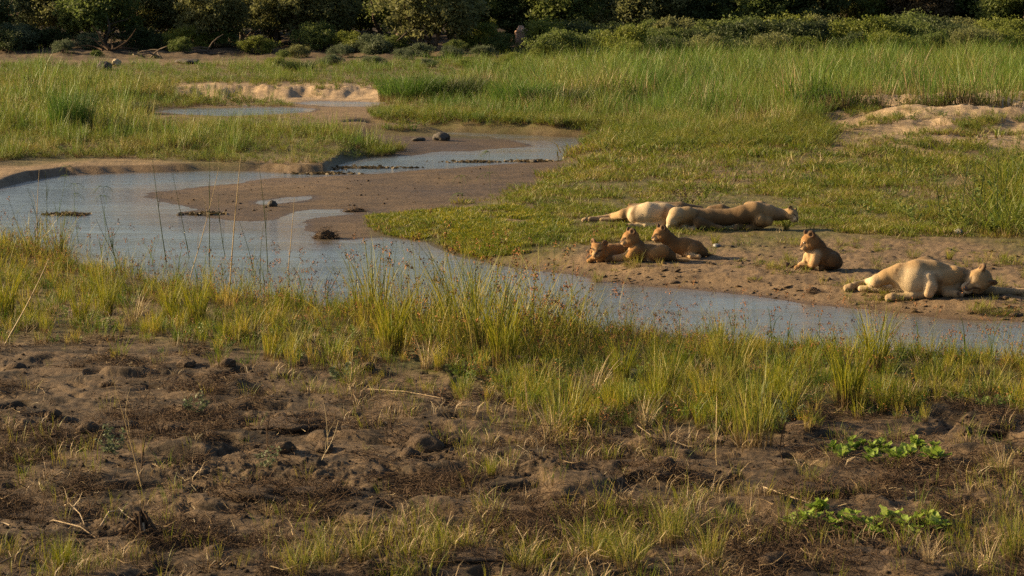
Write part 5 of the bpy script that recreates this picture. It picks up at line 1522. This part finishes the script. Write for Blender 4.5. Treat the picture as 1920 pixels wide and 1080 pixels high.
def lioness_right():
    B = Beast(1722, 557)
    # torso lying on its side, belly to the viewer
    B.c([(1694, 522, 25, .12), (1718, 520, 32.5, .10), (1746, 521, 32, .13), (1776, 523, 27, .17), (1798, 524, 22, .20), (1822, 528, 18, .17)], [TAWNY, TAWNY, TAWNY, TAWNY, BACK_SHADE], .06)
    B.c([(1690, 510, 16, .28), (1735, 501, 19, .32), (1780, 506, 15, .32)], BACK_SHADE, .06)
    B.c([(1712, 530, 24, .06)], PALE, .08)
    B.c([(1752, 533, 19, .04), (1776, 538, 15, .06)], (.30, .19, .09), .04)
    B.paint([(1698, 524, 17, 0), (1716, 528, 20, 0)], PALE, .03, 3)
    B.c([(1790, 515, 17, .06), (1778, 523, 14, .0)], TAWNY, .025)          # shoulder
    B.c([(1688, 512, 18, .10), (1676, 515, 15, .10)], TAWNY, .06)         # haunch
    # hind legs stretched to the left
    B.c([(1684, 513, 18, .10), (1662, 519, 14.5, .12), (1644, 526, 11, .14), (1628, 530, 8.2, None), (1602, 536, 7.5, None)], [TAWNY, TAWNY, PALE, GREYT], .03)
    paw(B, 1595, 538, 8.2, GREYT)
    B.c([(1690, 540, 10, .08), (1668, 541, 8, None), (1640, 541, 6.5, None), (1614, 541, 6, None)], PALE, .025)
    B.paint([(1688, 498, 1.6, -.02), (1680, 512, 1.6, -.08), (1686, 526, 2, -.12)], (.12, .065, .03), .008, 2)  # fold shade painted between thigh and belly
    B.paint([(1682, 506, 1.6, -.12)], DARK, .006)
    # near foreleg: elbow bulge, forearm folded back to the left
    B.c([(1776, 519, 14, .0), (1756, 520, 11, -.05), (1741, 520, 9, -.09)], [TAWNY, PALE], .035)
    B.c([(1741, 520, 9.5, -.09), (1745, 537, 11, -.12), (1741, 549, 9.5, -.13)], (.42, .29, .17), .035)
    B.paint([(1755, 516, 2, -.22), (1761, 530, 4, -.20), (1758, 550, 4, -.16)], (.10, .055, .025), .012, 2.2)  # crease shade painted between elbow and chest
    B.paint([(1737, 514, 3, -.24), (1738, 530, 3, -.28)], (.55, .42, .29), .015, 1.5)
    B.c([(1738, 550, 9, None), (1712, 555, 6.5, None), (1688, 556, 7, None), (1678, 556, 8, None)], GREYT, .02)
    paw(B, 1673, 557, 8.5, GREYT)
    # far foreleg, under the chest
    B.c([(1790, 540, 14, .05), (1775, 549, 9, None), (1800, 552, 7, None)], (.30, .2, .11), .03)
    # foreleg stretched to the right past the head
    B.c([(1835, 540, 13, .22), (1865, 546, 8, None), (1900, 547, 6.5, None), (1925, 548, 7.5, None)], GREYT, .03)
    paw(B, 1932, 548, 7.5, GREYT, None, 1)
    # head on the ground, face to the left and towards the viewer
    B.c([(1815, 526, 17, .16), (1836, 528, 17, .12)], TAWNY, .04)
    H = B.head(1836, 525, .0, (-.74, -.58, -.34), (.78, -.25, .57), 1.38, TAWNY, (.27, .165, .08), (.44, .33, .21), asleep=True)
    o = B.build('lioness', 'lioness asleep on her side on the bare bank at right, pale belly showing', 'lioness', .0095)
    B.face(H, o, True)

def lioness_back_left():
    B = Beast(1205, 427)
    # hind legs stretched far left
    B.c([(1205, 397, 15, .25), (1188, 396, 12, .22), (1170, 401, 9, .20), (1150, 406, 7, None), (1125, 410, 5.2, None), (1106, 411, 4.8, None)], [BACK_SHADE, BACK_SHADE, TAWNY, GREYT, GREYT], .03)
    paw(B, 1098, 412, 4.8, GREYT)
    B.c([(1200, 408, 10, .05), (1172, 411, 5.5, None), (1150, 412, 4.6, None), (1128, 412, 4.2, None)], GREYT, .02)
    B.c([(1190, 386, 5, .30), (1180, 384, 3, .30)], BACK_SHADE, .02)
    # belly dome and ribs
    B.c([(1193, 404, 17, .12), (1216, 401, 21, .10), (1244, 401, 21, .14)], [PALE, PALE], .06)
    B.c([(1200, 396, 14, .28), (1235, 391, 13, .30), (1275, 392, 13, .34), (1310, 397, 12, .45)], BACK_SHADE, .05)
    B.c([(1244, 402, 19, .12), (1268, 403, 17, .24), (1292, 404, 14, .40)], [TAWNY, BACK_SHADE], .05)
    B.paint([(1193, 388, 1.5, .05), (1186, 400, 2, -.02), (1190, 412, 2, -.05)], (.10, .055, .025), .01, 2)  # crease shade painted between hind leg and belly
    B.paint([(1248, 392, 1.5, .0), (1243, 404, 1.5, -.05), (1252, 414, 2, -.05)], (.16, .09, .045), .012, 2)  # crease shade painted between belly and chest
    # foreleg across to the left, pads showing
    B.c([(1262, 411, 11, .05), (1240, 421, 7, .0), (1215, 424, 5.5, -.02), (1194, 424, 5.2, -.02), (1180, 425, 6.4, -.03)], [TAWNY, PALE, PALE, GREYT], .025)
    for dx, dy in ((-5, -3), (-6, 1), (-5, 4)):
        B.c([(1180 + dx, 425 + dy, 2.3, -.06)], DARK, .008, soft=.006, wt=2)
    B.c([(1255, 417, 7, .05), (1232, 421, 5, None), (1210, 424, 4.5, None)], PALE, .02)
    # head, mostly behind the other lioness
    B.c([(1292, 403, 12, .42), (1312, 406, 13, .62)], BACK_SHADE, .04)
    B.c([(1325, 410, 12, .64)], BACK_SHADE, .03); B.c([(1336, 413, 7, .62)], TAWNY, .02)
    B.ear(1318, 397, 5, .70, 0, -.9, .3, DARK, BACK_SHADE)
    o = B.build('lioness', 'lioness sprawled on the grass with round white belly and long hind legs stretched left', 'lioness', .0105)
    B.ball('teat', 1204, 402, .010, -.02, M_NOSE, o)
    B.ball('nose', 1342, 413, .02, .56, M_NOSE, o)

def lioness_back_right():
    B = Beast(1360, 431)
    B.c([(1278, 408, 16, .05), (1300, 409, 17.5, .08), (1328, 409, 17, .12), (1366, 407, 15, .12), (1392, 402, 17, .10), (1416, 397, 18.5, .10), (1440, 399, 15.5, .12), (1460, 402, 12, .14)],
        [TAWNY, BACK_SHADE, BACK_SHADE, BACK_SHADE, BACK_SHADE, TAWNY, (.24, .16, .09)], .035)  # torso coloured dark to imitate its unlit side
    B.c([(1292, 398, 9.5, .20), (1318, 398, 8, .26)], TAWNY, .03)                     # hip
    B.c([(1334, 396, 11, .22), (1352, 394, 11, .22), (1372, 400, 9, .26)], BACK_SHADE, .03)  # ribs
    B.c([(1404, 389, 11.5, .20), (1426, 388, 11, .20), (1440, 393, 9, .22)], TAWNY, .025)  # shoulder blades
    B.paint([(1300, 420, 9, -.12), (1345, 420, 10, -.10), (1400, 416, 9, -.10), (1450, 412, 6, -.05)], (.10, .055, .022), .03, 2)  # shade of the underside painted into the coat
    B.paint([(1312, 392, 1.5, .1), (1306, 405, 2, -.12), (1312, 420, 2, -.15)], (.08, .045, .02), .01, 2)  # crease shade painted between haunch and ribs
    B.paint([(1383, 392, 1.5, .1), (1380, 405, 2, -.10), (1388, 418, 2, -.12)], (.08, .045, .02), .01, 2)  # crease shade painted behind the shoulder
    # hind leg: thigh and knee towards the left painted pale as sunlit, pale foot
    B.c([(1290, 402, 15, -.02), (1268, 403, 14, -.06), (1260, 413, 10, -.08), (1266, 424, 6.5, None)], [TAWNY, PALE, PALE], .04)
    B.c([(1257, 415, 6, -.06), (1254, 423, 5.5, -.05)], WHITE, .02)
    B.c([(1262, 423, 6, None), (1282, 427, 5, None), (1300, 429, 5, None)], PALE, .02)
    B.c([(1310, 418, 11, -.10), (1330, 425, 7.5, None), (1352, 428, 5.5, None)], BACK_SHADE, .03)
    # forelegs folded in shade
    B.c([(1425, 412, 11, -.02), (1405, 422, 7, None), (1380, 427, 5, None)], TAWNY, .03)
    B.c([(1440, 415, 9, .0), (1425, 424, 6, None), (1402, 427, 5, None)], TAWNY, .03)
    # neck and head thrown back at the right
    B.c([(1460, 402, 11, .14), (1474, 402, 10.5, .12)], (.24, .17, .10), .025)
    H = B.head(1483, 401, .06, (.55, -.70, -.45), (.50, -.1, .85), .86, TAWNY, TAWNY, PALE, asleep=True, eardark=(.035, .022, .016))
    B.paint([(1466, 410, 6, .0), (1476, 412, 5, .0)], (.09, .05, .025), .02, 2)  # underside shade painted on beneath the neck
    # tail
    B.c([(1268, 404, 6, .30), (1256, 402, 3.5, .50), (1245, 410, 3, .9)], BACK_SHADE, .02)
    o = B.build('lioness', 'lioness lying full length on the grass in shade, dark ear at far right', 'lioness', .0105)
    B.face(H, o, True)

def cub_far_left():
    B = Beast(1128, 491)
    B.c([(1140, 470, 13, .12), (1160, 471, 14, .20), (1182, 474, 13, .28), (1196, 478, 11, .32)], [CUB, CUBD, CUBD], .04)
    H = B.head(1121, 468, .0, (-.22, -.95, -.28), (.12, -.2, 1), 1.0, CUB, CUB, CUBP, True)
    B.c([(1134, 478, 8, .02), (1128, 486, 5, None)], CUB, .02); paw(B, 1125, 487, 4.2, CUB)
    B.c([(1118, 480, 6, .02), (1110, 486, 4.8, None)], CUB, .02); paw(B, 1107, 488, 4.2, CUB)
    B.c([(1150, 478, 9, .06), (1146, 486, 5, None), (1138, 488, 4.5, None)], CUBD, .02)
    o = B.build('lion_cub', 'cub lying with its face to the viewer, leftmost of the three huddled cubs', 'lion cub', .0075)
    B.face(H, o)

def cub_middle():
    B = Beast(1205, 490)
    B.c([(1196, 462, 12.5, .05), (1200, 472, 15, .05), (1222, 473, 15, .10), (1244, 475, 15, .12), (1258, 480, 9.5, .12)], [CUBD, CUB, CUBD, CUBD], .035)
    B.c([(1184, 450, 12, .02), (1195, 462, 12, .04)], CUBD, .025)
    H = B.head(1183, 446, .02, (-.92, -.30, -.34), (-.28, -.05, 1), .98, CUB, CUB, CUBP, True)
    B.c([(1192, 468, 10, -.05), (1184, 477, 7.5, -.08), (1174, 485, 5.5, None), (1156, 486, 4.6, None)], CUB, .025); paw(B, 1152, 486, 4.8, CUB)
    B.c([(1186, 468, 8, .08), (1176, 478, 6, .1), (1162, 482, 4.6, .12), (1152, 482, 4.4, .12)], CUBP, .02)
    B.c([(1240, 472, 14, -.02), (1226, 477, 11, -.05), (1218, 484, 7, None)], [CUB, CUB], .03)
    B.c([(1216, 487, 4.2, None), (1232, 487, 4.4, None)], CUBP, .015)
    B.c([(1258, 480, 4.5, .1), (1266, 486, 2.6, None), (1276, 488, 2.4, None), (1290, 489, 2.6, None)], CUB, .012)
    o = B.build('lion_cub', 'cub propped on its forelegs with raised head, middle and nearest of the huddle', 'lion cub', .0075)
    B.face(H, o)

def cub_right():
    B = Beast(1290, 482)
    B.c([(1252, 452, 11, .05), (1264, 460, 13, .05), (1284, 462, 16.5, .05), (1304, 466, 15, .08), (1318, 473, 9.5, .1)], [CUBD, CUB, CUB, CUBD], .035)
    B.c([(1246, 442, 13, .05), (1258, 453, 14, .06)], CUBD, .03)
    H = B.head(1240, 439, .04, (-.90, -.38, -.34), (-.28, -.05, 1), .94, CUB, CUB, CUBP, True)
    B.c([(1262, 466, 9, .02), (1250, 475, 5.5, None), (1236, 478, 4.5, None)], CUB, .02)
    B.c([(1298, 468, 12, -.04), (1286, 475, 8, None), (1296, 480, 5, None), (1310, 481, 4.5, None)], [CUB, CUBP, CUBP], .025)
    B.c([(1316, 475, 5, .1), (1330, 478, 2.8, .2), (1344, 480, 2.4, .25)], CUBD, .012)
    B.paint([(1255, 438, 6, .0), (1268, 450, 8, .0), (1300, 455, 8, .0)], (.13, .06, .02), .02, 1.5)  # dark back coat with shading painted in
    o = B.build('lion_cub', 'russet cub curled behind the others, head turned left, rightmost of the huddle', 'lion cub', .0075)
    B.face(H, o)

def cub_alone():
    B = Beast(1535, 506)
    B.c([(1532, 462, 14, .08), (1534, 475, 16.5, .08), (1545, 482, 19, .10), (1560, 488, 17, .12), (1568, 493, 11.5, .12)], [CUBD, CUB, CUBD, CUBD], .035)
    B.c([(1524, 453, 13.5, .04), (1534, 464, 14, .07)], CUBD, .025)
    B.c([(1519, 474, 8.5, .02), (1521, 486, 9, .02)], CUBP, .025)
    H = B.head(1519, 452, .02, (-.86, -.30, -.50), (-.42, -.1, 1), 1.02, CUB, CUB, CUBP, True)
    B.c([(1530, 478, 10, -.04), (1527, 492, 8, -.06), (1520, 500, 5.8, None), (1504, 501, 5.2, None)], [CUBP, CUB, CUBD], .025); paw(B, 1498, 501, 5.4, CUB)
    B.c([(1514, 480, 8, .06), (1510, 492, 6, .10), (1500, 497, 4.8, .10)], CUBP, .02)
    B.c([(1560, 488, 14, -.02), (1550, 497, 8, None), (1540, 502, 5, None)], CUBD, .03)
    B.paint([(1540, 455, 7, .0), (1555, 470, 9, .0), (1570, 482, 9, .0)], (.11, .055, .02), .03, 1.5)  # dark back coat, flank shading painted in
    o = B.build('lion_cub', 'lone cub sitting upright in sphinx pose looking left, apart from the others', 'lion cub', .0070)
    B.face(H, o)

lioness_right(); lioness_back_left(); lioness_back_right()
cub_far_left(); cub_middle(); cub_right(); cub_alone()
name_all()
